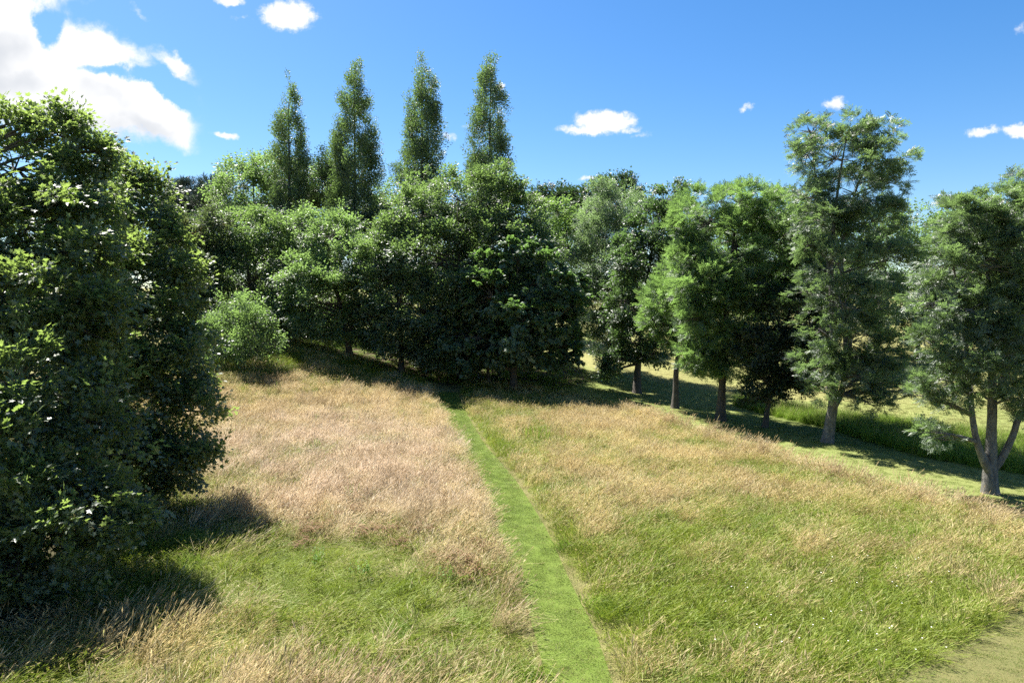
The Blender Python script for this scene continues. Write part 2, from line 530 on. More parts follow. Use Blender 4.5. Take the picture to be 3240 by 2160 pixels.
lit = gpoly([(640, 1090), (900, 1085), (1050, 1120), (1200, 1172), (1330, 1205), (1480, 1222), (1600, 1222), (1760, 1235), (1880, 1200), (1840, 1160), (1500, 1150), (1100, 1080)])
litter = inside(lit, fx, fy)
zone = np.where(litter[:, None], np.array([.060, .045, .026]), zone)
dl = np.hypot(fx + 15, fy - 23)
zone = np.where((dl < 7.0)[:, None], np.array([.055, .050, .024]), zone)  # bare soil under the maple, coloured darker to deepen its shade
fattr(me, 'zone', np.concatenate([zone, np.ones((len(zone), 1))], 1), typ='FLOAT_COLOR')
me.update()
ground = bpy.data.objects.new('ground', me)
COL.objects.link(ground)
tag(ground, 'rolling grassland with dry field slopes under the trees', 'ground', kind='structure')

# mown path: a strip across the meadow
rows = []
for i in range(NP):
    for k in range(6):
        p = pl[i] * (1 - k / 5) + pr[i] * k / 5
        rows.append(p)
rows = np.array(rows)
pz = height(rows[:, 0], rows[:, 1]) + 0.03
pv = np.concatenate([rows, pz[:, None]], 1)
pf = [(i * 6 + k, i * 6 + k + 1, (i + 1) * 6 + k + 1, (i + 1) * 6 + k) for i in range(NP - 1) for k in range(5)]
path = mesh_obj('path', pv, pf, M['path'], smooth=True)
tag(path, 'narrow mown green path running straight through the tall meadow', 'path', kind='structure')

# mown lawn corner
lg = []
lx, ly = np.meshgrid(np.arange(5, 36, 0.35), np.arange(2, 27, 0.35))
lin = inside(lawn_poly, lx, ly)
lz = height(lx, ly) + 0.03
lid = -np.ones(lx.shape, int)
lv, lf = [], []
for j in range(lx.shape[0]):
    for i in range(lx.shape[1]):
        lid[j, i] = len(lv); lv.append((lx[j, i], ly[j, i], lz[j, i]))
for j in range(lx.shape[0] - 1):
    for i in range(lx.shape[1] - 1):
        if lin[j, i] or lin[j + 1, i + 1] or lin[j, i + 1] or lin[j + 1, i]:
            lf.append((lid[j, i], lid[j, i + 1], lid[j + 1, i + 1], lid[j + 1, i]))
lawn = mesh_obj('lawn', lv, lf, M['lawn'], smooth=True)
tag(lawn, 'dry mown lawn beyond the curved edge of the tall meadow', 'lawn', kind='structure')

# ------------------------------------------------------------------ instancing on points
def points_obj(name, pos, rot, scl, var, protos, extra, parent=None):
    me = bpy.data.meshes.new(name)
    pos = np.asarray(pos, float)
    me.vertices.add(len(pos))
    me.vertices.foreach_set('co', pos.astype(np.float32).ravel())
    fattr(me, 'rot', rot, typ='FLOAT_VECTOR')
    fattr(me, 'scl', scl, typ='FLOAT_VECTOR')
    fattr(me, 'var', var, typ='INT')
    for k, v in extra.items():
        fattr(me, k, v)
    me.materials.append(protos[0].data.materials[0])
    me.update()
    o = bpy.data.objects.new(name, me)
    COL.objects.link(o)
    if parent: o.parent = parent
    md = o.modifiers.new('scatter', 'NODES')
    md.node_group = scatter_group(protos)
    return o

_groups = {}

def scatter_group(protos):
    key = tuple(p.name for p in protos)
    if key in _groups: return _groups[key]
    g = bpy.data.node_groups.new('scatter_' + protos[0].name, 'GeometryNodeTree')
    g.interface.new_socket('Geometry', in_out='INPUT', socket_type='NodeSocketGeometry')
    g.interface.new_socket('Geometry', in_out='OUTPUT', socket_type='NodeSocketGeometry')
    t = NT(g)
    gi, go = t.add('NodeGroupInput'), t.add('NodeGroupOutput')
    ip = t.add('GeometryNodeInstanceOnPoints')
    jn = t.add('GeometryNodeJoinGeometry')
    for p in protos:
        oi = t.add('GeometryNodeObjectInfo', transform_space='ORIGINAL')
        oi.inputs['Object'].default_value = p
        oi.inputs['As Instance'].default_value = True
        t.link(oi.outputs['Geometry'], jn.inputs[0])
    def attr(nm, typ):
        a = t.add('GeometryNodeInputNamedAttribute', data_type=typ)
        a.inputs['Name'].default_value = nm
        return a.outputs['Attribute']
    t.link(gi.outputs[0], ip.inputs['Points'])
    t.link(jn.outputs[0], ip.inputs['Instance'])
    ip.inputs['Pick Instance'].default_value = True
    t.link(attr('var', 'INT'), ip.inputs['Instance Index'])
    t.link(attr('rot', 'FLOAT_VECTOR'), ip.inputs['Rotation'])
    t.link(attr('scl', 'FLOAT_VECTOR'), ip.inputs['Scale'])
    t.link(ip.outputs[0], go.inputs[0])
    _groups[key] = g
    return g

def norm(v):
    return v / np.maximum(np.linalg.norm(v, axis=-1, keepdims=True), 1e-9)

def frames_to_euler(x, zhint):
    x = norm(x)
    z = norm(zhint - x * (x * zhint).sum(-1, keepdims=True))
    y = np.cross(z, x)
    r20, r21, r22 = x[:, 2], y[:, 2], z[:, 2]
    ry = np.arcsin(np.clip(-r20, -1, 1))
    rx = np.arctan2(r21, r22)
    rz = np.arctan2(x[:, 1], x[:, 0])
    return np.stack([rx, ry, rz], -1)

# ------------------------------------------------------------------ leaf sprays (mesh prototypes)
def spray(name, mat, kind, seed):
    r = random.Random(seed)
    V, Fc = [], []
    def poly(origin, xa, ya, za, outline, fold=0.0):
        b = len(V)
        V.append(tuple(origin))
        for (u, v) in outline:
            V.append(tuple(origin + xa * u + ya * v + za * (fold * abs(v))))
        n = len(outline)
        for i in range(n - 1):
            Fc.append((b, b + 1 + i, b + 2 + i))
    def leaf(o, d, up, L, Wd, shape):
        d = d.normalized()
        side = up.cross(d)
        if side.length < 1e-3: side = Vector((0, 1, 0))
        side.normalize()
        nrm = d.cross(side)
        if shape == 'lobed':
            ol = [(.05, .03), (.02, .42), (.30, .22), (.52, .52), (.58, .18), (1, 0), (.58, -.18), (.52, -.52), (.30, -.22), (.02, -.42), (.05, -.03)]
            ol = [(u * L, v * Wd) for u, v in ol]
        else:
            ol = [(0.28 * L, .40 * Wd), (.62 * L, .42 * Wd), (L, 0), (.62 * L, -.42 * Wd), (.28 * L, -.40 * Wd)]
            ol = [(.02 * L, .02 * Wd)] + ol + [(.02 * L, -.02 * Wd)]
        poly(o, d, side, nrm, ol, 0.22)
    def jit(s):
        return Vector((r.gauss(0, s), r.gauss(0, s), r.gauss(0, s)))
    up = Vector((0, 0, 1))
    if kind in ('maple', 'oak', 'broad', 'poplar'):
        n, L, spread, shape = {'maple': (15, .155, .42, 'lobed'), 'oak': (18, .13, .34, 'lobed'), 'broad': (18, .13, .40, 'plain'), 'poplar': (20, .095, .36, 'plain')}[kind]
        for i in range(n):
            t = (i + .5) / n
            o = Vector((t * spread * 1.5 - .15, 0, 0)) + jit(.03)
            a = (1 if i % 2 else -1) * r.uniform(.5, 1.7)
            d = Vector((math.cos(a), math.sin(a), r.uniform(-.55, .15)))
            o += d * r.uniform(.02, .16)
            s = r.uniform(.65, 1.2)
            u = (up + jit(.38)).normalized()
            leaf(o, d, u, L * s, L * s * (.95 if shape == 'lobed' else .62), shape)
    elif kind == 'ash':
        for i in range(7):
            t = (i + .5) / 7
            o = Vector((t * .45 - .1, 0, 0)) + jit(.03)
            a = (1 if i % 2 else -1) * r.uniform(.2, 1.4)
            d = Vector((math.cos(a), math.sin(a), r.uniform(-.5, .3))).normalized()
            u = (up + jit(.35)).normalized()
            sd = u.cross(d).normalized()
            Lr = r.uniform(.24, .36)
            for k in range(4):
                c = o + d * Lr * (.25 + .22 * k) - up * (.05 * (k / 3) ** 2)
                for s in (-1, 1):
                    leaf(c, d * .45 + sd * s, u, r.uniform(.09, .125), .045, 'plain')
            leaf(o + d * Lr, d, u, .12, .045, 'plain')
    elif kind == 'chestnut':
        for i in range(5):
            a = r.uniform(-1.6, 1.6)
            o = Vector((r.uniform(-.05, .35), r.uniform(-.2, .2), r.uniform(-.08, .08)))
            d = Vector((math.cos(a), math.sin(a), -.25)).normalized()
            u = (up + jit(.25)).normalized()
            sd = u.cross(d).normalized()
            for k in range(7):
                b = (k - 3) * .55
                dd = d * math.cos(b) + sd * math.sin(b) - up * .45
                L = .26 - .03 * abs(k - 3)
                leaf(o, dd, u, L, L * .38, 'plain')
    elif kind == 'willow':
        for i in range(34):
            o = Vector((r.uniform(-.1, .5), r.gauss(0, .1), r.gauss(0, .07)))
            a = r.uniform(-1, 1)
            d = Vector((math.cos(a), math.sin(a), r.uniform(-.7, .4)))
            leaf(o, d, (up + jit(.5)).normalized(), r.uniform(.09, .14), .035, 'plain')
    elif kind == 'pine':
        for i in range(40):
            o = Vector((r.uniform(-.1, .35), r.gauss(0, .08), r.gauss(0, .05)))
            d = Vector((r.uniform(.2, 1), r.uniform(-1, 1), r.uniform(-.1, 1)))
            leaf(o, d, (up + jit(.6)).normalized(), r.uniform(.14, .2), .02, 'plain')
    return mesh_obj(name, V, Fc, mat, link=False)

_protos = {}

def protos(kind, matkey):
    k = (kind, matkey)
    if k not in _protos:
        _protos[k] = [spray(matkey + '_spray', M[matkey], kind, 11 * i + len(_protos) * 131 + 3) for i in range(3)]
    return _protos[k]

# ------------------------------------------------------------------ trees
def tube(pts, rad, sides, V, Fc, wob=0.0, rnd=random):
    pts = [Vector(p) for p in pts]
    n = len(pts)
    base = len(V)
    ref = Vector((0.31, 0.95, 0.05))
    for i in range(n):
        d = (pts[min(i + 1, n - 1)] - pts[max(i - 1, 0)]).normalized()
        a = d.cross(ref)
        if a.length < 1e-3: a = d.cross(Vector((1, 0, 0)))
        a.normalize(); b = d.cross(a)
        for k in range(sides):
            an = 2 * math.pi * k / sides
            rr = rad[i] * (1 + wob * rnd.uniform(-1, 1))
            V.append(tuple(pts[i] + (a * math.cos(an) + b * math.sin(an)) * rr))
    for i in range(n - 1):
        for k in range(sides):
            k2 = (k + 1) % sides
            Fc.append((base + i * sides + k, base + i * sides + k2, base + (i + 1) * sides + k2, base + (i + 1) * sides + k))
    Fc.append(tuple(base + (n - 1) * sides + k for k in range(sides)))

def curve(a, b, n, sag, rnd):
    """Points from a to b with an upward-starting bend and some wander."""
    a, b = Vector(a), Vector(b)
    L = (b - a).length
    mid = a.lerp(b, .5) + Vector((rnd.gauss(0, .06) * L, rnd.gauss(0, .06) * L, sag * L))
    r = []
    for i in range(n):
        t = i / (n - 1)
        r.append(a * (1 - t) ** 2 + mid * 2 * t * (1 - t) + b * t * t)
    return r

TOTAL = [0]

def tree(name, label, base, lobes, leafkind, matkey, bark='bark', trunk_r=0.3, dens=1.0, scl=1.0, clump=0.30, group=None, upright=0.0,
         stems=None, cat='tree', flat=0.6, seed=1, sides=8, droop=0.0, lean=None, twigs=True, hole=0.0, fill=.08, tint=(0, 1), deep=1.0, nz=0.0, cover=.66, shell_=(.45, 1.0), stray_=(.16, 1.18)):
    """base: (photo x, photo y, distance) of the trunk foot. lobes: (photo x, y, half width, half height, distance offset)
    of the rounded masses of the crown, turned into real ellipsoids at that distance."""
    scl = scl * (1.0 if base[2] < 40 else 1.15 if base[2] < 60 else 1.38)
    clump = clump * 1.25
    g = np.random.default_rng(seed * 977 + 5)
    rnd = random.Random(seed * 31 + 2)
    bx, by, d0 = base
    P = at(bx, by, d0)
    root = np.array([P[0], P[1], float(height(P[0], P[1])) - 0.05])
    o = empty(name, root)
    tag(o, label, cat, group)
    LB = []
    xs0, xs1 = min(l[0] - l[2] for l in lobes), max(l[0] + l[2] for l in lobes)
    ys0, ys1 = min(l[1] - l[3] for l in lobes), max(l[1] + l[3] for l in lobes)
    cxm, hw = (xs0 + xs1) / 2, (xs1 - xs0) / 2
    allb = []
    for q, lb in enumerate(lobes):
        dd = lb[4] if len(lb) > 4 else 0.0
        e = min(1, abs(lb[0] - cxm) / hw)
        v = (ys1 - lb[1]) / max(1, ys1 - ys0)               # 0 at the skirt, 1 at the top
        reach = hw * d0 / F * deep * math.sqrt(max(0, 1 - e * e)) * (1.05 - .85 * v)
        reach = max(0, reach - lb[2] * d0 / F * .45) * (.45 if v < .28 else 1)
        if reach < .4 or lb[2] < 30:
            allb.append((*lb[:4], dd, 1.0))
        else:
            allb.append((*lb[:4], dd - reach * rnd.uniform(.75, 1.05), 1.0))
            allb.append((lb[0] + rnd.uniform(-.3, .3) * lb[2], lb[1] + rnd.uniform(-.2, .2) * lb[3], lb[2], lb[3], dd + reach * rnd.uniform(.5, .9), .6))
    for lb in allb:
        px, py, rx, ry, dd, wgt = lb
        d = d0 + dd
        c = at(px, py, d) - root
        k = d / F
        LB.append((c, np.array([rx * k, max(rx, min(ry, rx * 1.3)) * k * (0.9 if rx > 40 else 1), ry * k]), wgt))
    top = max(LB, key=lambda q: q[0][2])
    # stems
    V, Fc = [], []
    paths = []
    if stems:
        for st in stems:
            pts = [at(sx, sy, d0 + sd) - root for (sx, sy, sr, sd) in st]
            paths.append(([Vector(p) for p in pts], [q[2] for q in st]))
    else:
        h = top[0][2]
        tx, ty = top[0][0] * .8, top[0][1] * .8
        pts, rad = [], []
        for i in range(9):
            t = i / 8
            pts.append(Vector((tx * t ** 1.5 + rnd.gauss(0, .04) * (i > 0), ty * t ** 1.5, h * t)))
            rad.append(trunk_r * (1.35 if i == 0 else 1) * (1 - .85 * t))
        paths.append((pts, rad))
    trunk = None
    for j, (pts, rad) in enumerate(paths):
        V, Fc = [], []
        # smooth the polyline
        fine, fr = [], []
        for i in range(len(pts) - 1):
            for s in range(3):
                t = s / 3
                fine.append(pts[i].lerp(pts[i + 1], t)); fr.append(rad[i] * (1 - t) + rad[i + 1] * t)
        fine.append(pts[-1]); fr.append(rad[-1])
        sm = [fine[0]] + [(fine[i - 1] + fine[i] * 2 + fine[i + 1]) / 4 for i in range(1, len(fine) - 1)] + [fine[-1]]
        if j == 0:
            # flared foot
            foot = sm[0].copy(); foot.z -= .15
            sm = [foot] + sm; fr = [fr[0] * 1.35] + fr; fr[1] *= 1.12
        tube(sm, fr, sides + 2, V, Fc, .05, rnd)
        trunk_o = mesh_obj('trunk' if j == 0 else 'stem', V, Fc, M[bark], o, True)
        if trunk is None: trunk = trunk_o
    stempts = [(p, r) for pts, rad in paths for p, r in zip(pts, rad) for _ in (0,)]
    dens_pts = []
    for pts, rad in paths:
        for i in range(len(pts) - 1):
            for s in range(4):
                t = s / 4
                dens_pts.append((pts[i].lerp(pts[i + 1], t), rad[i] * (1 - t) + rad[i + 1] * t))
    # limbs to each lobe, twigs to each clump
    pos, xd, zd, tn = [], [], [], []
    TV, TF = [], []
    Q = np.array([q[0] for q in LB]); RR = np.array([q[1] for q in LB])
    sprig_area = {'maple': .20, 'oak': .17, 'broad': .16, 'ash': .18, 'chestnut': .30, 'poplar': .11, 'willow': .10, 'pine': .10}[leafkind]
    lowest = .16 * top[0][2]
    for li, (c, r, wgt) in enumerate(LB):
        cv = Vector(c)
        def cost(q):
            dz = cv.z - q[0].z
            horiz = math.hypot(cv.x - q[0].x, cv.y - q[0].y)
            return (q[0] - cv).length + 1.6 * max(0, horiz * .25 - dz) + (3.0 * max(0, lowest - q[0].z))
        s0, sr = min(dens_pts, key=cost)
        if (s0 - cv).length > .6:
            LV, LF = [], []
            lp = curve(s0, cv, 6, .08 if not droop else .18, rnd)
            r0 = min(sr * .75, .05 + .022 * (cv - s0).length + .05 * r.mean() * .5)
            tube(lp, [max(.014, r0 * (1 - .8 * i / 5)) for i in range(6)], 6, LV, LF, .04, rnd)
            mesh_obj('limb', LV, LF, M[bark], o, True)
        else:
            lp = [s0, cv]
        rm = float((r[0] * r[1] * r[2]) ** (1 / 3))
        rc = max(.45, clump * rm) if rm > .8 else rm * .6
        area = 4 * math.pi * rm * rm
        nc = max(4, int(area / (math.pi * rc * rc) * cover * wgt))
        u = norm(g.normal(size=(nc, 3)))
        shell = shell_[0] + (shell_[1] - shell_[0]) * g.random((nc, 1))
        stray = g.random((nc, 1)) < stray_[0]
        shell = np.where(stray, 1.0 + (stray_[1] - 1) * g.random((nc, 1)), shell)
        cc = c + u * r * shell
        for k in range(nc):
            if hole and g.random() < hole: continue
            p = cc[k]
            # skip clumps buried in a neighbouring lobe
            q = (((p - Q) / RR) ** 2).sum(1); q[li] = 9
            if q.min() < .42: continue
            rk = rc * (g.uniform(.65, 1.3) if not stray[k, 0] else g.uniform(.3, .55))
            outd = norm((p - c) / r ** 1.0)
            ns = max(3, int(dens * 1.9 * 2 * math.pi * rk * rk / (sprig_area * scl * scl)))
            w = norm(g.normal(size=(ns, 3)) + outd * .8 + np.array([0, 0, .8]))
            rad_ = rk * (.35 + .65 * g.random((ns, 1)) ** .5)
            pp = p + w * rad_ * np.array([1, 1, flat if not upright else 1.6])
            pos.append(pp)
            tdir = norm(w * .8 + outd * .6 + np.array([0, 0, .1 + upright * 1.6 - droop]) + g.normal(size=(ns, 3)) * .35)
            xd.append(tdir)
            zd.append(norm(np.array([0, 0, 1.0 if not upright else .4]) + outd * ((.45 + nz * .4) if not upright else 1.1) + g.normal(size=(ns, 3)) * .28))
            # each clump has its own shade of green, sprays vary about it
            tn.append(np.clip(g.random() * .55 + g.random(ns) * .45, 0, 1))
            if twigs:
                q0 = lp[-2] if len(lp) > 2 else lp[0]
                b0 = Vector(lp[rnd.randrange(len(lp) // 2, len(lp))])
                tp = curve(b0, Vector(p), 4, .05, rnd)
                tube(tp, [.05 * min(1, rm / 3) + .012, .03, .018, .006], 4, TV, TF, 0, rnd)
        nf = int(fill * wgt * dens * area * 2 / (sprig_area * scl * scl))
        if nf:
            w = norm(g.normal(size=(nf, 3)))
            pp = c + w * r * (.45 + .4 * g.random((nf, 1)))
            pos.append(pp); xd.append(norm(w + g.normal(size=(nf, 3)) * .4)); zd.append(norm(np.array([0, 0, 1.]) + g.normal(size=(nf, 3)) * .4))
            tn.append(g.random(nf) * .6)  # inner sprays tinted darker, painting the shade of crown recesses
    pos = np.concatenate(pos); xd = np.concatenate(xd); zd = np.concatenate(zd); tn = np.concatenate(tn)
    gz = height(pos[:, 0] + root[0], pos[:, 1] + root[1]) - root[2]
    keep = pos[:, 2] > gz + .15
    pos, xd, zd, tn = pos[keep], xd[keep], zd[keep], tn[keep]
    n = len(pos)
    TOTAL[0] += n
    s = scl * g.uniform(.75, 1.25, (n, 1)) * np.ones((1, 3))
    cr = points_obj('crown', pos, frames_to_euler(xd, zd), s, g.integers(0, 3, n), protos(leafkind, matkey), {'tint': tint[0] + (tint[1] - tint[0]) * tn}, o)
    tag(cr, kind='stuff')
    if TV:
        tw = mesh_obj('twigs', TV, TF, M[bark], o)
        tag(tw, kind='stuff')
    return o

# --- big maples beside the meadow
tree('maple_tree', 'large dark green maple with low sweeping boughs, at the shady edge of the meadow', (-60, 1880, 24),
     [(60, 540, 170, 130, 1.5), (230, 610, 110, 100, 1.5), (-150, 600, 220, 180, 1), (60, 760, 230, 170, .3), (250, 800, 110, 130, .5), (-150, 880, 260, 200, -.5), (60, 980, 250, 180, -1.2), (230, 1040, 120, 150, -1),
      (-120, 1180, 280, 220, -2.6), (100, 1230, 230, 170, -2.8), (250, 1320, 150, 130, -2.4), (60, 1450, 260, 180, -3.8), (240, 1500, 160, 120, -3.6), (-120, 1600, 280, 230, -4.6), (150, 1650, 210, 130, -4.8),
      (60, 1800, 170, 120, -5.6), (200, 1730, 130, 90, -5.2), (0, 1900, 110, 80, -6), (390, 1640, 70, 24, -4.6), (395, 1690, 60, 20, -4.8),
      (30, 400, 36, 60, 1.5), (220, 430, 50, 60, 1.5), (150, 430, 34, 50, 1.5), (330, 520, 45, 45, 1.5), (330, 640, 60, 60, 2), (330, 940, 50, 50, 0), (350, 1180, 50, 50, -1.5), (400, 1010, 45, 30, 0), (95, 385, 14, 42, 1.5), (215, 375, 13, 40, 1.5), (18, 372, 16, 40, 1.5), (245, 400, 12, 36, 1.5), (305, 470, 16, 30, 1.5), (130, 400, 12, 30, 1.5), (340, 480, 22, 18, 1.5)],
     'maple', 'maple', 'bark_dark', .32, .95, 1.05, .34, seed=3, droop=.12, fill=.16, deep=0, nz=.5, cover=.80, shell_=(.36, 1.10), flat=.46, stray_=(.28, 1.38))
tree('maple_tree', 'rounded maple standing behind the large maple, one bough reaching over the straw grass', (400, 1600, 30),
     [(400, 660, 90, 85, 1.5), (480, 650, 50, 75, 1.5), (340, 740, 100, 90, 1), (490, 780, 100, 90, .8), (570, 870, 80, 80, .5), (420, 900, 150, 120, 0), (540, 980, 100, 90, -.3), (600, 1110, 70, 80, -.3),
      (450, 1090, 150, 110, -1), (540, 1190, 120, 100, -1.4), (420, 1300, 170, 120, -2), (600, 1300, 80, 70, -1.5), (520, 1400, 120, 90, -2.2), (400, 1470, 160, 90, -2.6), (655, 1424, 62, 20, -2), (560, 1490, 80, 50, -2.4), (480, 570, 24, 40, 1.5), (650, 1180, 50, 36, 0), (395, 545, 13, 45, 1.5), (445, 570, 14, 40, 1.5), (350, 860, 100, 90, -1), (360, 1020, 110, 90, -2), (370, 1180, 110, 90, -3), (360, 1330, 110, 90, -3.6), (340, 1480, 90, 60, -4), (405, 590, 30, 40, 1.5), (540, 720, 26, 26, 1), (575, 760, 26, 22, 1)],
     'maple', 'maple', 'bark_dark', .28, .95, 1.1, .36, seed=4, droop=.1, fill=.14, deep=0, nz=.5, cover=.80, shell_=(.36, 1.10), flat=.46, stray_=(.28, 1.38))
tree('ash_sapling', 'slender pale tree rising behind the maples', (345, 1300, 44),
     [(335, 540, 55, 70), (300, 480, 30, 40), (360, 620, 70, 80)], 'ash', 'ash', 'bark', .12, .55, 1.1, .35, seed=5, hole=.2)
tree('hawthorn_tree', 'added tree behind the large maple, blocking the bright horizon', (80, 1250, 46),
     [(40, 760, 190, 140), (220, 860, 150, 150), (-140, 880, 190, 180), (60, 1000, 220, 160), (240, 1080, 150, 130), (-120, 1120, 200, 150), (80, 1180, 200, 90)],
     'broad', 'sycamore', 'bark_dark', .3, .8, 1.4, .3, seed=48, twigs=False)  # tree added to block the horizon and darken gaps in the maples
# --- shrub and trees at the far edge, left of the path
tree('young_shrub', 'bright green bushy shrub at the top corner of the straw meadow', (770, 1150, 63),
     [(760, 1075, 85, 68), (690, 1090, 50, 55), (830, 1100, 44, 46), (765, 1005, 34, 32), (715, 1020, 28, 34), (805, 1035, 38, 40), (865, 1100, 22, 22), (720, 960, 12, 30), (785, 945, 12, 30), (755, 960, 10, 26), (815, 985, 12, 26), (660, 1040, 14, 26), (850, 1050, 12, 24)],
     'broad', 'light', 'bark', .10, .9, 1.15, .34, seed=6, cat='shrub', cover=.55, shell_=(.4, 1.25), upright=.25)
tree('hawthorn_tree', 'dark dense tree behind the bright green shrub', (800, 1110, 76),
     [(770, 740, 130, 90), (700, 830, 90, 130), (810, 880, 150, 150), (850, 770, 80, 90), (730, 980, 130, 100), (860, 1000, 80, 80)],
     'broad', 'sycamore', 'bark_dark', .3, .9, 1.35, .26, seed=7)
tree('hawthorn_tree', 'tree with brown tinged top between the maples and the dark dense tree', (620, 1120, 72),
     [(640, 760, 80, 70), (570, 800, 80, 90), (610, 880, 100, 130), (680, 700, 45, 40), (590, 1000, 100, 110), (550, 720, 60, 60)],
     'broad', 'brown', 'bark_dark', .26, .9, 1.35, .28, seed=8)
tree('hornbeam_tree', 'light green round headed tree below the poplars, on the meadow edge', (1107, 1118, 72),
     [(1060, 750, 110, 85), (970, 720, 70, 50, 3), (980, 880, 95, 110), (1120, 870, 85, 120), (1050, 960, 140, 95), (960, 980, 70, 60), (1090, 1040, 90, 45), (920, 950, 40, 50)],
     'broad', 'light', 'bark_dark', .3, .9, 1.3, .25, seed=9)
tree('field_maple', 'leafy tree with branches down to the grass, left neighbour of the giant sycamore', (1270, 1165, 71),
     [(1235, 790, 75, 90), (1190, 900, 75, 110), (1260, 960, 100, 110), (1170, 1000, 45, 80), (1250, 1070, 95, 60), (1330, 1080, 80, 50)],
     'broad', 'sycamore', 'bark_dark', .28, .9, 1.3, .26, seed=10)
tree('sycamore_tree', 'giant broad sycamore where the mown path ends', (1455, 1200, 75),
     [(1450, 630, 120, 85), (1340, 680, 110, 100), (1560, 640, 110, 90), (1640, 690, 80, 80), (1260, 780, 70, 90), (1400, 830, 180, 150), (1590, 800, 140, 130), (1330, 980, 130, 110), (1480, 1010, 150, 110), (1690, 790, 70, 80), (1420, 1110, 120, 60), (1600, 960, 130, 120), (1720, 1000, 90, 120)],
     'broad', 'sycamore', 'bark_dark', .42, .95, 1.35, .24, seed=11)
tree('chestnut_tree', 'horse chestnut with dark drooping leaves beside the giant sycamore', (1625, 1182, 69),
     [(1640, 830, 100, 80), (1560, 940, 130, 120), (1710, 900, 100, 110), (1760, 1010, 85, 100), (1650, 1030, 120, 90), (1560, 1090, 100, 60), (1790, 1095, 60, 55), (1470, 1070, 80, 60), (1480, 1150, 55, 30), (1690, 1120, 90, 50), (1790, 930, 60, 70)],
     'chestnut', 'chestnut', 'bark_dark', .36, .95, 1.1, .27, seed=12, droop=.35)
tree('chestnut_tree', 'thin stemmed chestnut under the giant sycamore', (1545, 1190, 72),
     [(1540, 1000, 70, 60), (1600, 1060, 60, 45), (1500, 1080, 60, 40)], 'chestnut', 'chestnut', 'bark_dark', .2, .8, 1.1, .3, seed=13, droop=.3)
# --- poplars
def poplar(x, topy, w, label, seed, extra=()):
    lob = []
    n = 9
    for i in range(n):
        t = i / (n - 1)
        yy = topy + 22 + t * (690 - topy)
        prof = .26 + .82 * min(1, t / .5) ** .75
        wob = math.sin(seed * 3 + i * 2.1) * .22 + (seed - 22.5) * .04 * (1 - t)
        lob.append((x + wob * w, yy, w * prof * 1.08, 70))
        if i > 1:
            sd = 1 if (i + seed) % 2 else -1
            lob.append((x + sd * w * .66 * prof, yy + 16, w * .5, 50))
    lob += list(extra)
    tree('poplar_tree', label, (x, 1000, 93), lob, 'poplar', 'poplar', 'bark_dark', .35, 1.05, 1.5, .34, 'tall poplars above the wood', upright=1.0, seed=seed, fill=.09, twigs=False, hole=[.05, .08, .14, .18][seed - 21], deep=.3, cover=.85, shell_=(.5, 1.0))

poplar(918, 300, 39, 'tall narrow poplar over the cherry tree, first of the poplar row', 21)
poplar(1125, 242, 53, 'tall poplar rising behind the round light green tree', 22, [(1075, 500, 26, 45), (1170, 560, 34, 60)])
poplar(1337, 222, 49, 'tall poplar rising behind the shoulder of the giant sycamore', 23, [(1280, 560, 36, 40), (1300, 590, 36, 40)])
poplar(1548, 230, 50, 'tall poplar rising from the top of the giant sycamore, last of the poplar row', 24, [(1505, 500, 24, 36), (1600, 510, 22, 40), (1520, 560, 34, 36)])
tree('cypress_tree', 'small dark columnar tree between two poplars', (1022, 1000, 97), [(1022, 525, 24, 36), (1024, 585, 36, 50), (1028, 640, 46, 50), (1010, 620, 30, 40)],
     'poplar', 'dark', 'bark_dark', .2, .95, 1.5, .36, upright=.9, seed=25, twigs=False)
# --- behind
tree('cherry_tree', 'light green spreading cherry tree below the first poplar', (810, 1000, 98),
     [(770, 590, 80, 55), (850, 555, 75, 50), (830, 640, 110, 60), (720, 640, 60, 50), (710, 548, 22, 8), (745, 530, 26, 12), (800, 525, 24, 18)],
     'broad', 'light', 'bark_dark', .3, .75, 1.7, .28, seed=26, twigs=True)
tree('lime_tree', 'soft green tree filling the gap between the poplars', (960, 1000, 102),
     [(880, 560, 40, 50), (975, 560, 36, 45), (1070, 590, 40, 50), (960, 620, 60, 50), (1080, 640, 50, 40), (1010, 660, 60, 40), (900, 640, 60, 40)],
     'broad', 'light', 'bark_dark', .3, .75, 1.8, .28, seed=27, twigs=False)
for k, (px, py, rx, d) in enumerate([(545, 622, 45, 150), (612, 606, 52, 158), (680, 600, 45, 150)]):
    tree('pine_tree', ['dark blue green pine, lowest crown of the far pines', 'dark blue green pine between two other far pines', 'dark blue green pine touching the cherry tree'][k],
         (px, 950, d), [(px, py, rx, 30), (px - 20, py + 45, rx * .9, 40), (px + 20, py + 40, rx * .9, 40), (px, py + 90, rx, 45)], 'pine', 'pine', 'bark_dark', .35, .9, 2.6, .3,
         'far pines on the hill', seed=28 + k, twigs=False)
tree('hazel_bush', 'low grey green tree on the skyline between the middle poplars', (1220, 950, 120), [(1225, 625, 45, 28), (1190, 650, 30, 20), (1250, 660, 50, 30)],
     'broad', 'sycamore', 'bark_dark', .2, .7, 2, .3, seed=32, twigs=False)
tree('oak_tree', 'dark round skyline oak just past the giant sycamore', (1750, 950, 135), [(1750, 620, 58, 36), (1700, 650, 40, 40), (1790, 660, 60, 45), (1745, 700, 80, 60)],
     'oak', 'dark', 'bark_dark', .35, .9, 2.2, .28, seed=33, twigs=False)
tree('oak_tree', 'dark flat topped skyline oak beside the lime green tree', (1860, 950, 138), [(1840, 628, 50, 26), (1885, 620, 50, 34), (1850, 670, 80, 50)],
     'oak', 'dark', 'bark_dark', .35, .9, 2.2, .28, seed=34, twigs=False)
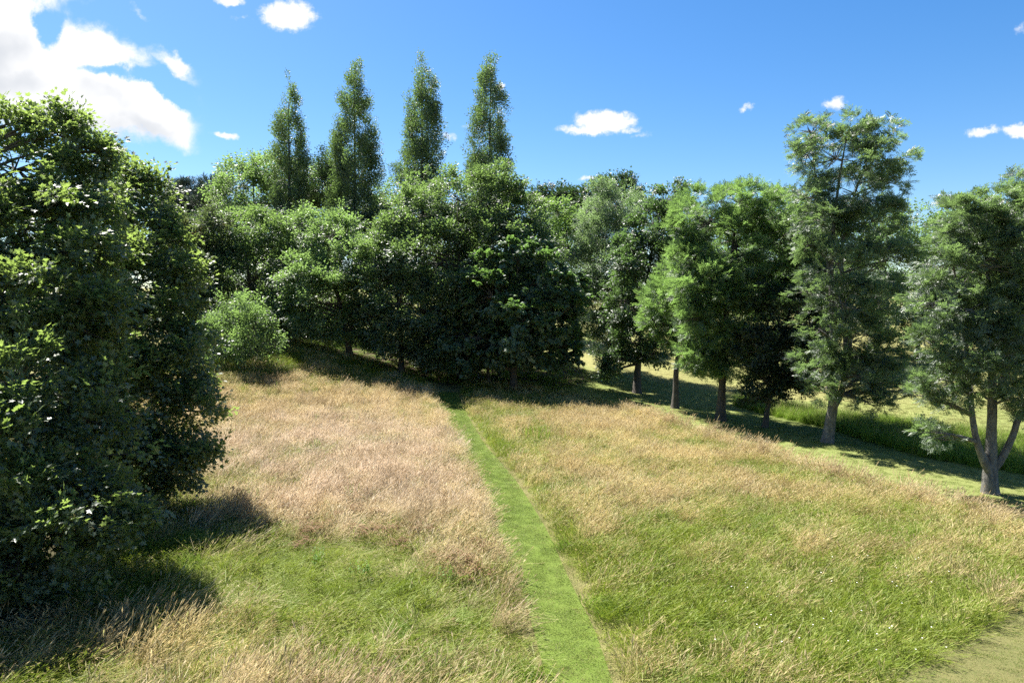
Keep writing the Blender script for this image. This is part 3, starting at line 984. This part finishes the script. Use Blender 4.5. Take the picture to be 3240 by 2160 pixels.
tree('oak_tree', 'dark skyline oak with a small spiky top', (1950, 950, 130), [(1935, 600, 48, 36), (1985, 572, 16, 20), (1980, 610, 40, 40), (1950, 660, 80, 50)],
     'oak', 'dark', 'bark_dark', .35, .9, 2.1, .28, seed=35, twigs=False)
tree('lime_green_tree', 'yellow green rounded tree in the gap between chestnut and oak', (1830, 1080, 104), [(1830, 715, 60, 42), (1800, 780, 70, 70), (1860, 780, 60, 70), (1770, 680, 45, 50), (1810, 870, 80, 80)],
     'broad', 'lime', 'bark_dark', .25, .8, 1.8, .28, seed=36, twigs=True)
tree('thorn_thicket', 'dark thicket filling the hollow left of the giant sycamore', (960, 1080, 84), [(900, 1010, 100, 60), (1000, 1040, 80, 45), (820, 1040, 80, 50), (1080, 1060, 60, 35)],
     'broad', 'dark', 'bark_dark', .15, .9, 1.6, .3, seed=37, cat='shrub', twigs=False)
# --- the row on the lawn
tree('willow_tree', 'pale silvery green tree behind the first lawn oak', (1925, 1200, 84),
     [(1960, 650, 90, 70), (1905, 750, 75, 80), (2010, 700, 70, 70), (1880, 880, 55, 95), (1935, 850, 90, 110), (1885, 1000, 48, 70), (1950, 980, 70, 80), (1920, 1090, 50, 45)],
     'willow', 'willow', 'bark', .26, .85, 1.6, .28, seed=41, droop=.1, hole=.08)
tree('oak_tree', 'dark leaved oak with a low hanging bough, first trunk of the lawn row', (2015, 1245, 73),
     [(2110, 635, 80, 55), (2060, 720, 85, 80), (2150, 700, 60, 70), (2010, 830, 80, 90), (2090, 830, 70, 80), (2040, 980, 85, 85), (1970, 950, 60, 80), (2000, 1085, 70, 45), (1950, 1135, 45, 28), (2070, 1120, 60, 32), (1930, 1180, 30, 20)],
     'oak', 'oak', 'bark_dark', .36, .9, 1.15, .28, seed=42, hole=.10)
tree('ash_tree', 'small bright green ash leaning out beside the low bough oak', (2135, 1290, 63),
     [(2150, 890, 60, 60), (2110, 960, 70, 60), (2075, 1020, 55, 45), (2170, 1000, 70, 60), (2190, 1090, 60, 50), (2120, 1060, 50, 40)],
     'ash', 'ash', 'bark_dark', .30, .8, 1.1, .32, seed=43, hole=.08)
tree('ash_tree', 'broad bright green ash with a domed top, between small ash and dark oak', (2280, 1330, 57),
     [(2340, 645, 95, 65), (2240, 710, 100, 85), (2440, 690, 100, 80), (2330, 780, 150, 110), (2500, 760, 80, 80), (2190, 820, 70, 70), (2260, 900, 120, 95), (2390, 920, 130, 95), (2300, 1030, 110, 75), (2220, 1130, 70, 45), (2330, 1150, 70, 50), (2190, 1010, 45, 40)],
     'ash', 'ash', 'bark_dark', .34, .85, 1.1, .27, seed=44, hole=.05)
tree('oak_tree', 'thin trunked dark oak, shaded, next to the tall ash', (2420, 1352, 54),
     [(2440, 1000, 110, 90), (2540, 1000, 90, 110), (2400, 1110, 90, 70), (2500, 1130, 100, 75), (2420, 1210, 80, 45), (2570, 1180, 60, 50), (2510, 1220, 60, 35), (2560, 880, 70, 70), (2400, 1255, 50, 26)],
     'oak', 'dark', 'bark_dark', .20, .9, 1.05, .28, seed=45)  # the ash's shade over this oak is put into its dark leaf colour
tree('ash_tree', 'tallest ash, open crowned, standing clear above the lawn row', (2620, 1397, 48),
     [(2565, 420, 45, 55), (2690, 410, 75, 48), (2780, 440, 55, 50), (2640, 500, 95, 70), (2760, 520, 80, 70), (2555, 490, 32, 40), (2700, 610, 110, 75), (2560, 625, 60, 36), (2830, 570, 40, 42), (2610, 700, 80, 60),
      (2760, 700, 100, 75), (2545, 770, 55, 30), (2650, 840, 90, 75), (2790, 830, 80, 80), (2570, 920, 55, 50), (2660, 960, 90, 75), (2790, 960, 80, 80), (2590, 1040, 60, 45), (2690, 1080, 90, 65), (2800, 1110, 70, 60),
      (2610, 1150, 70, 50), (2720, 1190, 80, 50), (2810, 1210, 55, 40), (2760, 1280, 70, 34), (2600, 1230, 50, 32), (2880, 1240, 40, 24)],
     'ash', 'paleash', 'bark_pale', .36, .62, 1.0, .38, seed=46, hole=.14, fill=.03,
     stems=[[(2618, 1397, .40, 0), (2628, 1330, .34, 0), (2636, 1280, .32, 0), (2640, 1180, .24, 0), (2632, 1000, .19, .2), (2630, 800, .14, .2), (2650, 600, .09, 0), (2680, 420, .03, 0)],
            [(2632, 1300, .20, -.1), (2662, 1250, .20, -.2), (2680, 1150, .18, -.2), (2668, 950, .15, -.3), (2660, 780, .11, -.2), (2700, 620, .07, 0), (2760, 470, .03, .3)],
            [(2634, 900, .10, .1), (2600, 740, .07, .4), (2580, 560, .05, .5), (2565, 420, .02, .4)]])
tree('ash_tree', 'ash splitting into three pale stems close to the ground, by the meadow edge', (3135, 1568, 36),
     [(3060, 700, 95, 75), (3180, 680, 105, 80), (2990, 830, 80, 85), (3120, 840, 120, 95), (3250, 800, 110, 110), (2950, 960, 70, 70), (3070, 980, 100, 80), (3210, 1000, 110, 100), (3320, 950, 110, 110), (2960, 1090, 65, 50), (3060, 1130, 80, 55),
      (3190, 1150, 90, 60), (3290, 1130, 80, 80), (2985, 1200, 70, 36), (2905, 1250, 50, 26), (3080, 1240, 50, 30), (2960, 1370, 45, 22, -.5), (2990, 1390, 24, 16, -.5), (3000, 1280, 40, 24), (3230, 1260, 60, 40), (3320, 1280, 70, 60), (3220, 590, 28, 40), (3255, 640, 40, 50)],
     'ash', 'paleash', 'bark_pale', .34, .80, .95, .32, seed=47, hole=.10, fill=.05,
     stems=[[(3133, 1570, .44, 0), (3132, 1500, .36, 0), (3134, 1470, .31, 0), (3138, 1350, .24, 0), (3140, 1260, .22, .1), (3140, 1100, .15, .2), (3130, 900, .10, .2), (3110, 720, .04, .2)],
            [(3130, 1490, .22, -.1), (3112, 1455, .20, -.2), (3085, 1380, .15, -.2), (3068, 1250, .13, -.1), (3058, 1100, .11, .1), (3030, 920, .07, .2), (3010, 800, .03, .2)],
            [(3138, 1490, .22, 0), (3170, 1450, .19, -.1), (3205, 1380, .16, -.2), (3222, 1320, .15, -.2), (3270, 1240, .12, -.1), (3300, 1100, .09, 0), (3310, 950, .05, .2)],
            [(3140, 1270, .15, .1), (3175, 1200, .14, .2), (3190, 1080, .11, .3), (3190, 900, .08, .4), (3185, 720, .03, .4)]])
# --- beyond the lawn, on the rising field
BK = [('light', 'broad', (2905, 1085, 96), [(2900, 720, 90, 70), (2850, 820, 90, 100), (2950, 800, 90, 110), (2890, 950, 110, 100)], 'mid green hedgerow tree seen between tall ash and three stemmed ash'),
      ('lime', 'broad', (3030, 1085, 100), [(3010, 730, 90, 60), (3090, 740, 70, 60), (3040, 830, 120, 100), (3000, 950, 80, 80)], 'yellow green hedgerow tree behind the three stemmed ash'),
      ('brown', 'broad', (3170, 1085, 96), [(3150, 690, 90, 45), (3220, 730, 80, 60), (3170, 820, 120, 100), (3250, 920, 90, 110)], 'olive hedgerow tree with a dark spiky top behind the three stemmed ash'),
      ('oak', 'broad', (2690, 1090, 92), [(2680, 780, 100, 100), (2620, 850, 80, 100), (2740, 880, 110, 100), (2680, 980, 120, 80)], 'deep green tree seen through the crown of the tallest ash'),
      ('dark', 'broad', (2550, 1090, 88), [(2540, 800, 90, 100), (2600, 900, 90, 110), (2540, 1000, 100, 80)], 'shaded dark tree behind broad ash and tallest ash'),
      ('ash', 'broad', (2460, 1080, 100), [(2480, 660, 70, 40), (2400, 700, 80, 60), (2540, 690, 50, 45), (2460, 800, 120, 100)], 'bright green tree backing the broad domed ash'),
      ('dark', 'broad', (2990, 1095, 92), [(2960, 1040, 70, 40), (3040, 1060, 60, 32), (2890, 1030, 60, 45), (3110, 1050, 60, 40)], 'dark bramble thicket along the top of the pale field'),
      ('sycamore', 'broad', (2260, 1080, 105), [(2250, 800, 100, 80), (2180, 900, 90, 90), (2330, 900, 100, 90), (2250, 1000, 120, 60)], 'green tree far behind the lawn row oak and ash'),
      ('light', 'broad', (1730, 1080, 110), [(1700, 760, 70, 60), (1760, 850, 70, 80), (1690, 900, 80, 80)], 'green tree far behind the horse chestnut'),
      ('sycamore', 'broad', (3330, 1100, 92), [(3320, 720, 90, 70), (3290, 830, 100, 110), (3340, 960, 100, 100)], 'green hedgerow tree past the three stemmed ash')]
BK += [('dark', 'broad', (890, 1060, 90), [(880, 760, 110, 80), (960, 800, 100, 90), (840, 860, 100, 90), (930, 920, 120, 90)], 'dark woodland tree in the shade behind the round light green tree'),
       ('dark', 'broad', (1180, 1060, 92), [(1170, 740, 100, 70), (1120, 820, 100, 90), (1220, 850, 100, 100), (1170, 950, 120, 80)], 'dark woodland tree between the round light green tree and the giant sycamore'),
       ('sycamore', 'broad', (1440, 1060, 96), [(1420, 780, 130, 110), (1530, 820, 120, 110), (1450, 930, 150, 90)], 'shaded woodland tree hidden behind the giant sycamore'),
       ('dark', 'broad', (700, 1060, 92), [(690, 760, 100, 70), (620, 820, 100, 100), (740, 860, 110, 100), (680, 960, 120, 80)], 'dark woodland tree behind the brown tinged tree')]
for k, (mk, lk, b, lb, lab) in enumerate(BK):
    tree('bramble_thicket' if 'thicket' in lab else 'woodland_tree' if 'woodland' in lab else 'hedgerow_tree', lab, b, lb, lk, mk, 'bark_dark', .28, .8, 1.7, .27, seed=60 + k, twigs=False, cat='shrub' if 'thicket' in lab else 'tree')
print('sprays', TOTAL[0])

# ------------------------------------------------------------------ grass tufts (mesh prototypes)
def tuft(name, mat, seed, n_blade, n_stem, size, hb, hs_, wb=0.007, ws=0.005, bend=0.35, head=0.10, hw=.012, bunch=6):
    r = random.Random(seed)
    V, Fc, S = [], [], []
    def strip(p, az, h, w, bnd, seg, st):
        # blade leaning along +x (the wind), tapering
        face = r.uniform(0, math.pi)
        wx, wy = math.cos(face) * w / 2, math.sin(face) * w / 2
        b0 = len(V)
        for i in range(seg + 1):
            t = i / seg
            l = bnd * h * t * t
            c = (p[0] + math.cos(az) * l, p[1] + math.sin(az) * l, h * t * (1 - .25 * bnd * t))
            k = (1 - t) if not st else 1
            if i == seg and not st:
                V.append(c); S.append(float(st))
            else:
                V.append((c[0] - wx * k, c[1] - wy * k, c[2])); V.append((c[0] + wx * k, c[1] + wy * k, c[2])); S.extend([float(st)] * 2)
        for i in range(seg):
            a = b0 + 2 * i
            if i == seg - 1 and not st: Fc.append((a, a + 1, a + 2))
            else: Fc.append((a, a + 1, a + 3, a + 2))
        return c
    cen = [(r.uniform(-size, size), r.uniform(-size, size), r.gauss(0, .7), r.uniform(.7, 1.25)) for _ in range(bunch)]
    for i in range(n_blade):
        p = (r.uniform(-size, size), r.uniform(-size, size))
        strip(p, r.gauss(0, 1.1), r.uniform(*hb), wb * r.uniform(.7, 1.3), bend * r.uniform(.3, 2.0), 3, 0)
    for i in range(n_stem):
        q_ = cen[i % bunch]
        p = (q_[0] + r.gauss(0, .06), q_[1] + r.gauss(0, .06))
        az = q_[2] + r.gauss(0, .45); h = r.uniform(*hs_) * q_[3]; bn = bend * r.uniform(.4, 1.4)
        c = strip(p, az, h, ws, bn, 3, 1)
        # seed head: two crossed slim leaves of chaff
        L = head * r.uniform(.7, 1.3)
        dv = Vector((math.cos(az) * bn * 1.7, math.sin(az) * bn * 1.7, 1)).normalized()
        for q in range(2):
            an = r.uniform(0, math.pi) + q * 1.57
            sx, sy = math.cos(an) * hw / 2, math.sin(an) * hw / 2
            b = len(V)
            c0 = Vector(c) - dv * .01
            V.extend([tuple(c0), tuple(c0 + dv * L * .45 + Vector((sx, sy, 0))), tuple(c0 + dv * L), tuple(c0 + dv * L * .45 - Vector((sx, sy, 0)))])
            S.extend([1.0] * 4)
            Fc.append((b, b + 1, b + 2, b + 3))
    o = mesh_obj(name, V, Fc, mat, link=False)
    fattr(o.data, 'stem', S)
    return o

tall = [tuft('meadow_tuft', M['meadow'], 100 + i, 60, 42, .36, (.18, .55), (.45, .85), .015, .009, .60, .19, .030) for i in range(6)]
lodged = [tuft('lodged_tuft', M['meadow'], 120 + i, 85, 16, .38, (.25, .6), (.4, .7), .016, .007, 1.3, .13, .018, 4) for i in range(5)]
lush = [tuft('lush_tuft', M['lush'], 140 + i, 90, 10, .34, (.45, 1.0), (.8, 1.2), .022, .008, .45, .13, .018) for i in range(3)]
mown = [tuft('mown_tuft', M['mown'], 160 + i, 260, 0, .36, (.012, .035), (.05, .08), .014, .004, 1.4) for i in range(4)]

def scatter_grid(poly, step):
    x0, y0 = poly.min(0); x1, y1 = poly.max(0)
    X, Y = np.meshgrid(np.arange(x0, x1, step), np.arange(y0, y1, step))
    X = (X + rng.uniform(-.5, .5, X.shape) * step).ravel(); Y = (Y + rng.uniform(-.5, .5, Y.shape) * step).ravel()
    k = inside(poly, X, Y)
    return X[k], Y[k]

def in_view(x, y, m=3.0):
    """Keeps what lies in or near the view, with a margin to both sides."""
    return (np.abs(x) < y * 0.76 + m + 3) & (y > 11.5)

def blobs(x, y, spec):
    v = np.zeros(x.shape)
    for (px, py, rx, ry, a) in spec:
        c = hit(px, py); n_ = hit(px, py + ry); f_ = hit(px, py - ry)
        sx = rx * c[1] / F
        sy = max(1.0, abs(f_[1] - n_[1]) / 2)
        v += a * np.exp(-((x - c[0]) / sx) ** 2 - ((y - c[1]) / sy) ** 2)
    return v

def scatter(name, label, cat, x, y, pr_, dry, tint, pink, scl, lean, az0, az_sd=.5):
    n = len(x)
    z = height(x, y) - .015
    yaw = az0 + rng.normal(0, az_sd, n) + (fbm(x + 200, y, .45, 2) - .5) * 3.2
    dry = dry + rng.normal(0, .13, n)
    tint = np.clip(tint + rng.normal(0, .22, n), 0, 1)
    # lean along the wind
    rot = np.stack([rng.normal(0, .06, n), lean + rng.normal(0, .08, n), yaw], -1)
    s = np.asarray(scl) * rng.uniform(.7, 1.2, n)
    w_ = rng.uniform(.8, 1.2, n)
    sv = np.stack([w_, w_, s], -1)
    o = points_obj(name, np.stack([x, y, z], -1), rot, sv, rng.integers(0, len(pr_), n), pr_, {'dry': dry, 'tint': tint, 'pink': pink})
    tag(o, label, cat, kind='stuff')
    print(name, n)
    return o

# meadow left of the path
STRAW_L = [(800, 1300, 330, 100, .45), (1000, 1430, 330, 130, .50), (1250, 1560, 240, 120, .50), (1450, 1680, 100, 120, .5), (1200, 1290, 230, 60, .40), (1050, 1640, 220, 70, .35), (1350, 1380, 120, 90, .35),
           (1480, 2090, 170, 60, .38), (560, 2090, 260, 90, .32), (1050, 1700, 260, 60, .2), (1600, 1950, 40, 120, .2),
           (850, 1800, 330, 120, -.34), (1250, 1890, 360, 100, -.36), (900, 1175, 140, 40, -.28), (1150, 1200, 160, 30, -.12), (700, 1550, 130, 60, -.12), (1000, 2050, 280, 80, -.10), (1700, 2110, 60, 80, -.4), (1330, 1150, 220, 50, -.3)]
x, y = scatter_grid(meadow_left, .40)
k = in_view(x, y); x, y = x[k], y[k]
near_trunk = np.hypot(x + 15.5, y - 24) < 2.6
x, y = x[~near_trunk], y[~near_trunk]
nb = fbm(x, y, .35); nf = fbm(x + 50, y, 1.3, 3)
dry = .15 + blobs(x, y, STRAW_L) + (nb - .5) * 1.25 + (nf - .5) * 1.1
pink = np.clip(.25 + (nf - .5) * 1.1 + blobs(x, y, [(1000, 1430, 420, 160, .7), (1250, 1560, 260, 140, .4), (600, 2090, 260, 90, -.4)]) + (nb - .5) * .4, 0, 1)
hgt = .55 + .5 * (nb - .5) + .18 + .25 * np.clip(dry, 0, 1) + .5 * (nf - .5)
flatm = np.clip(.15 + blobs(x, y, [(900, 1850, 420, 170, .55), (1350, 2020, 300, 120, .5), (1300, 1800, 250, 90, .3), (620, 1250, 250, 80, -.1)]) + (fbm(x, y + 70, .6) - .5) * .9, 0, 1)
is_l = rng.random(len(x)) < flatm
dx_w = R(-25)
a = ~is_l
scatter('straw_grass', 'tall pink straw coloured meadow grass on the maple side of the path', 'grass', x[a], y[a], tall, dry[a], fbm(x[a], y[a] + 9, .8), pink[a], hgt[a], .12, dx_w)
a = is_l
scatter('flattened_grass', 'wind flattened green and yellow grass on the maple side of the path', 'grass', x[a], y[a], lodged, dry[a] - .08, fbm(x[a], y[a] + 9, .8), pink[a], hgt[a] * .9, .12, dx_w, .8)
# meadow right of the path
STRAW_R = [(1900, 1340, 280, 50, .42), (2150, 1450, 330, 80, .28), (1850, 1500, 260, 80, .25), (2500, 1590, 330, 60, .25), (3050, 1720, 280, 90, .22), (2000, 1600, 200, 60, .15), (2350, 1720, 260, 60, .12),
           (2200, 2020, 480, 160, -.34), (2750, 1950, 480, 170, -.30), (2100, 1830, 200, 90, -.18), (1790, 1800, 60, 180, -.30), (1990, 1760, 170, 70, -.12), (1690, 1375, 70, 22, -.5), (1560, 1450, 40, 120, -.3), (2930, 2000, 200, 100, -.2)]
x, y = scatter_grid(meadow_right, .40)
k = in_view(x, y); x, y = x[k], y[k]
nb = fbm(x + 31, y, .35); nf = fbm(x + 80, y, 1.3, 3)
dry = .10 + blobs(x, y, STRAW_R) + (nb - .5) * 1.1 + (nf - .5) * 1.1
pink = np.clip(.05 + (nb - .5) * .6, 0, 1)
hgt = .75 + .5 * (nb - .5) + .45 * (nf - .5)
is_l = rng.random(len(x)) < np.clip(.16 + (fbm(x, y + 70, .5) - .5) * 1.1, 0, 1)
a = ~is_l
scatter('meadow_grass', 'tall yellow green meadow grass between the path and the lawn trees', 'grass', x[a], y[a], tall, dry[a], fbm(x[a], y[a] + 9, .8), pink[a], hgt[a], .10, dx_w)
a = is_l
scatter('flattened_grass', 'swirls of flattened grass in the meadow between path and lawn trees', 'grass', x[a], y[a], lodged, dry[a], fbm(x[a], y[a] + 9, .8), pink[a], hgt[a], .12, dx_w, .8)
# seed heads standing taller along the far edge of the meadow
ex, ey = [], []
for i in range(len(edge_right) - 1):
    p, q = edge_right[i], edge_right[i + 1]
    m_ = int(np.hypot(*(q - p)) / .16)
    t = rng.random(m_)[:, None]
    pts = p + (q - p) * t + rng.normal(0, .45, (m_, 2))
    ex.append(pts[:, 0]); ey.append(pts[:, 1])
x, y = np.concatenate(ex), np.concatenate(ey)
scatter('seeding_grass', 'brown seed heads standing along the meadow edge by the lawn', 'grass', x, y, tall, .55 + .3 * rng.random(len(x)), rng.random(len(x)), .3 * rng.random(len(x)) + .3, .95 + .45 * rng.random(len(x)), .08, dx_w)
# lush growth in the ditch
x, y = scatter_grid(ditch_poly, .42)
k = in_view(x, y, 6); x, y = x[k], y[k]
nb = fbm(x, y, .5)
scatter('ditch_grass', 'lush green tall grass along the ditch at the foot of the pale field', 'grass', x, y, lush, .05 + (nb - .5) * .8, fbm(x, y, .9), .2 * nb, .75 + .7 * nb, .08, dx_w, 3.0)
# coarse darker tussocks here and there
cx_, cy_ = [], []
for poly, n_ in ((meadow_left, 150), (meadow_right, 150)):
    q = rng.uniform(poly.min(0), poly.max(0), (n_ * 6, 2))
    q = q[inside(poly, q[:, 0], q[:, 1]) & in_view(q[:, 0], q[:, 1])][:n_]
    q = np.concatenate([q + rng.normal(0, .28, q.shape) for _ in range(3)])
    cx_.append(q[:, 0]); cy_.append(q[:, 1])
x, y = np.concatenate(cx_), np.concatenate(cy_)
k = (inside(meadow_left, x, y) | inside(meadow_right, x, y)); x, y = x[k], y[k]
scatter('tussock_grass', 'coarse green tussocks dotted through the meadow', 'grass', x, y, lush, -.05 + .3 * rng.random(len(x)), rng.random(len(x)), .2 * np.ones(len(x)), .40 + .3 * rng.random(len(x)), .1, dx_w, 3.0)
x, y = scatter_grid(lit, .8)
scatter('shade_weeds', 'dark weeds and seedlings in the shade under the wood edge', 'weeds', x, y, lush, .1 + .5 * (fbm(x, y, .5) - .3), rng.random(len(x)), .2 * np.ones(len(x)), .15 + .6 * fbm(x + 5, y, .4) ** 2, .1, dx_w, 3.0)
# short grass: path, lawn corner, lawn under the trees
x, y = scatter_grid(path_poly, .30)
k = in_view(x, y); x, y = x[k], y[k]
mid = np.interp(y, pl[:, 1], (pl[:, 0] + pr[:, 0]) / 2); wid = np.interp(y, pl[:, 1], (pr[:, 0] - pl[:, 0]) / 2)
e = np.abs(x - mid) / wid
z_off = .02
dryp = -.12 + .25 * fbm(x, y, .5) + np.clip(.55 - .02 * (y - 12), 0, .5) * fbm(x, y, .8) * 1.0 + np.clip(e - .84, 0, 1) * 3.0
scatter('mown_grass', 'short mown green grass covering the path', 'grass', x, y, mown, dryp, fbm(x, y, .7), .3 * np.ones(len(x)), 1 + .3 * rng.random(len(x)), 0, 0, 3).location.z = .045
x, y = scatter_grid(lawn_poly, .45)
k = in_view(x, y); x, y = x[k], y[k]
scatter('mown_grass', 'short dry mown grass on the lawn in the corner', 'grass', x, y, mown, .42 + .7 * (fbm(x, y, .6) - .5), fbm(x, y, .7), .2 * np.ones(len(x)), 1 + .3 * rng.random(len(x)), 0, 0, 3).location.z = .045
lawn2 = np.concatenate([edge_right[::-1], gpoly([(1890, 1262), (1850, 1200), (1900, 1150), (2000, 1120), (2300, 1110), (2600, 1120), (3000, 1110)]), [[48, 80], [52, 45], [34, 27]]])
x, y = scatter_grid(lawn2, .62)
k = in_view(x, y); x, y = x[k], y[k]
nb = fbm(x, y, .15)
far = np.clip((y - (74 - 0.75 * x)) / 8, 0, 1)
big = scatter('lawn_grass', 'short cropped grass on the lawn and pale slope under the tree row', 'grass', x, y, mown, .12 + .45 * far + .7 * (nb - .5), fbm(x, y, .4), .1 + .2 * nb, 1.6 + .8 * rng.random(len(x)), 0, 0, 3)

# ------------------------------------------------------------------ small plants standing in the meadow
def frond_patch(seed):
    """Collapsed dead bracken: arching stalks with rows of curled leaflets."""
    r = random.Random(seed)
    V, Fc = [], []
    for i in range(14):
        az = r.uniform(0, 6.283); L = r.uniform(.4, 1.0)
        o = Vector((r.gauss(0, .3), r.gauss(0, .3), 0))
        h = r.uniform(.18, .5)
        for k in range(9):
            t = (k + 1) / 9
            c = o + Vector((math.cos(az) * L * t, math.sin(az) * L * t, .25 + h * math.sin(math.pi * min(1, t * 1.15)) - .1 * t))
            for s in (-1, 1):
                w = .26 * (1.1 - t) * r.uniform(.6, 1.2)
                sd = Vector((-math.sin(az) * s, math.cos(az) * s, r.uniform(-.5, .2)))
                fd = Vector((math.cos(az), math.sin(az), 0))
                b = len(V)
                V.extend([tuple(c), tuple(c + sd * w * .5 + fd * .04), tuple(c + sd * w + Vector((0, 0, -.04))), tuple(c + sd * w * .5 - fd * .03)])
                Fc.append((b, b + 1, b + 2, b + 3))
    return V, Fc

fr = [mesh_obj('bracken', *frond_patch(200 + i), M['bracken'], link=False).data for i in range(3)]
BR = [(920, 1490, .8), (905, 1530, .5), (1110, 1640, .9), (1190, 1645, .8), (1000, 1700, 1.0), (1180, 1700, .9), (1340, 1700, .8), (1430, 1795, 1.0), (1500, 1815, .9), (1540, 1750, .8), (1470, 1850, .8), (780, 1400, .7), (960, 1740, .6), (1270, 1740, .7)]
_c1 = 'dead brown bracken patch in the band where straw grass turns green'
_c2 = 'dead brown bracken patch close to the mown path, among flattened grass'
BRL = ['dead brown bracken patch alone amid the straw grass, larger of two', 'small dead bracken patch just below the larger lone one', _c1, _c1, _c1, _c1, _c1, _c2, _c2, _c2, _c2,
       'dead bracken patch near the tip of the maple bough over the straw', _c1, _c1]
for i, (px, py, s) in enumerate(BR):
    p = hit(px, py)
    o = bpy.data.objects.new('bracken', fr[i % 3])
    COL.objects.link(o)
    o.location = (p[0], p[1], float(height(p[0], p[1])) + .12)
    o.rotation_euler = (0, 0, i * 1.7)
    o.scale = (s, s, .7 * s)
    tag(o, BRL[i], 'bracken', 'dead bracken patches beside the path')

def clump_plant(seed, n, h, w, spread, leafy):
    r = random.Random(seed)
    V, Fc = [], []
    for i in range(n):
        az = r.uniform(0, 6.283); hh = h * r.uniform(.6, 1.1); bl = r.uniform(.1, .35) * hh
        o = Vector((r.gauss(0, spread), r.gauss(0, spread), 0))
        sd = Vector((-math.sin(az), math.cos(az), 0)) * w / 2
        b = len(V)
        for k in range(5):
            t = k / 4
            c = o + Vector((math.cos(az) * bl * t * t, math.sin(az) * bl * t * t, hh * t))
            kk = (1 - t * t * .95)
            V.append(tuple(c - sd * kk)); V.append(tuple(c + sd * kk))
        for k in range(4):
            Fc.append((b + 2 * k, b + 2 * k + 1, b + 2 * k + 3, b + 2 * k + 2))
        if leafy:
            for k in range(8):
                t = .2 + .1 * k
                c = o + Vector((math.cos(az) * bl * t * t, math.sin(az) * bl * t * t, hh * t))
                a2 = r.uniform(0, 6.283); L = .16 * (1.15 - t)
                d = Vector((math.cos(a2), math.sin(a2), .4)); s2 = Vector((-math.sin(a2), math.cos(a2), 0)) * L * .35
                b = len(V)
                V.extend([tuple(c), tuple(c + d * L * .5 + s2), tuple(c + d * L), tuple(c + d * L * .5 - s2)])
                Fc.append((b, b + 1, b + 2, b + 3))
    return V, Fc

gm = leaf_mat('clump_leaf', (.085, .16, .022), (.13, .23, .03), (.22, .36, .03), .6, .45, .2)
iris = mesh_obj('reed', *clump_plant(5, 70, 1.0, .03, .45, False), gm, link=False).data
weed = mesh_obj('dock', *clump_plant(6, 9, 1.0, .02, .16, True), gm, link=False).data
def plant(name, me, px, py, s, label, cat, group=None):
    p = hit(px, py)
    o = bpy.data.objects.new(name, me)
    COL.objects.link(o)
    o.location = (p[0], p[1], float(height(p[0], p[1])))
    o.rotation_euler = (0, 0, px * .37)
    o.scale = (s, s, s)
    tag(o, label, cat, group)
plant('grass_tuft', iris, 1690, 1400, 1.2, 'bright green clump of broad upright blades in the meadow right of the path head', 'reed clump')
_w1 = 'upright leafy green weed standing alone in the middle of the straw grass'
for (px, py, lab) in [(880, 1240, 'dark leafy weed tuft below the bright green shrub'), (1110, 1260, 'leafy weed by the shade line of the giant sycamore'), (1090, 1350, _w1), (1130, 1345, _w1), (1000, 1345, _w1), (1000, 1430, _w1),
                      (1430, 1420, 'dark green weed on the straw side edge of the mown path'), (1110, 1590, 'leafy weed above the brown bracken band'), (810, 1600, 'leafy weed near the bare patch by the maple shade'),
                      (1210, 1235, 'tall weed at the shade line near the path end'), (1150, 1840, 'weed in the green grass below the bracken band'), (1420, 1860, 'weed beside the bracken close to the path'), (1010, 1800, 'weed in green grass below the widest bracken patch')]:
    plant('dock_plant', weed, px, py, .95, lab, 'weed', 'leafy weeds in the straw meadow')
# ox-eye daisies
r = random.Random(77)
V, Fc = [], []
for i in range(40):
    p = hit(r.uniform(2250, 3000), r.uniform(1800, 2150))
    c = Vector((p[0] + r.gauss(0, .3), p[1] + r.gauss(0, .3), 0))
    c.z = float(height(c.x, c.y)) + r.uniform(.5, .68)
    b = len(V)
    V.append(tuple(c + Vector((0, 0, .008))))
    for k in range(8):
        a_ = k * math.pi / 4
        V.append(tuple(c + Vector((math.cos(a_) * .019, math.sin(a_) * .019, r.uniform(-.004, .004)))))
    Fc += [(b, b + 1 + k, b + 1 + (k + 1) % 8) for k in range(8)]
dm, dt, do = new_mat('daisy_petal')
dp = dt.add('ShaderNodeBsdfPrincipled')
dn = dt.noise(dt.add('ShaderNodeTexCoord').outputs['Object'], 30.0)
dt.link(dt.mix(dn.outputs[0], (.72, .72, .62, 1), (.85, .85, .80, 1)), dp.inputs['Base Color'])
dt.link(dp.outputs[0], do.inputs[0])
fl = mesh_obj('wild_flowers', V, Fc, dm)
tag(fl, 'scattered tiny white daisies in the green part of the meadow', 'flowers', kind='stuff')
print('done')
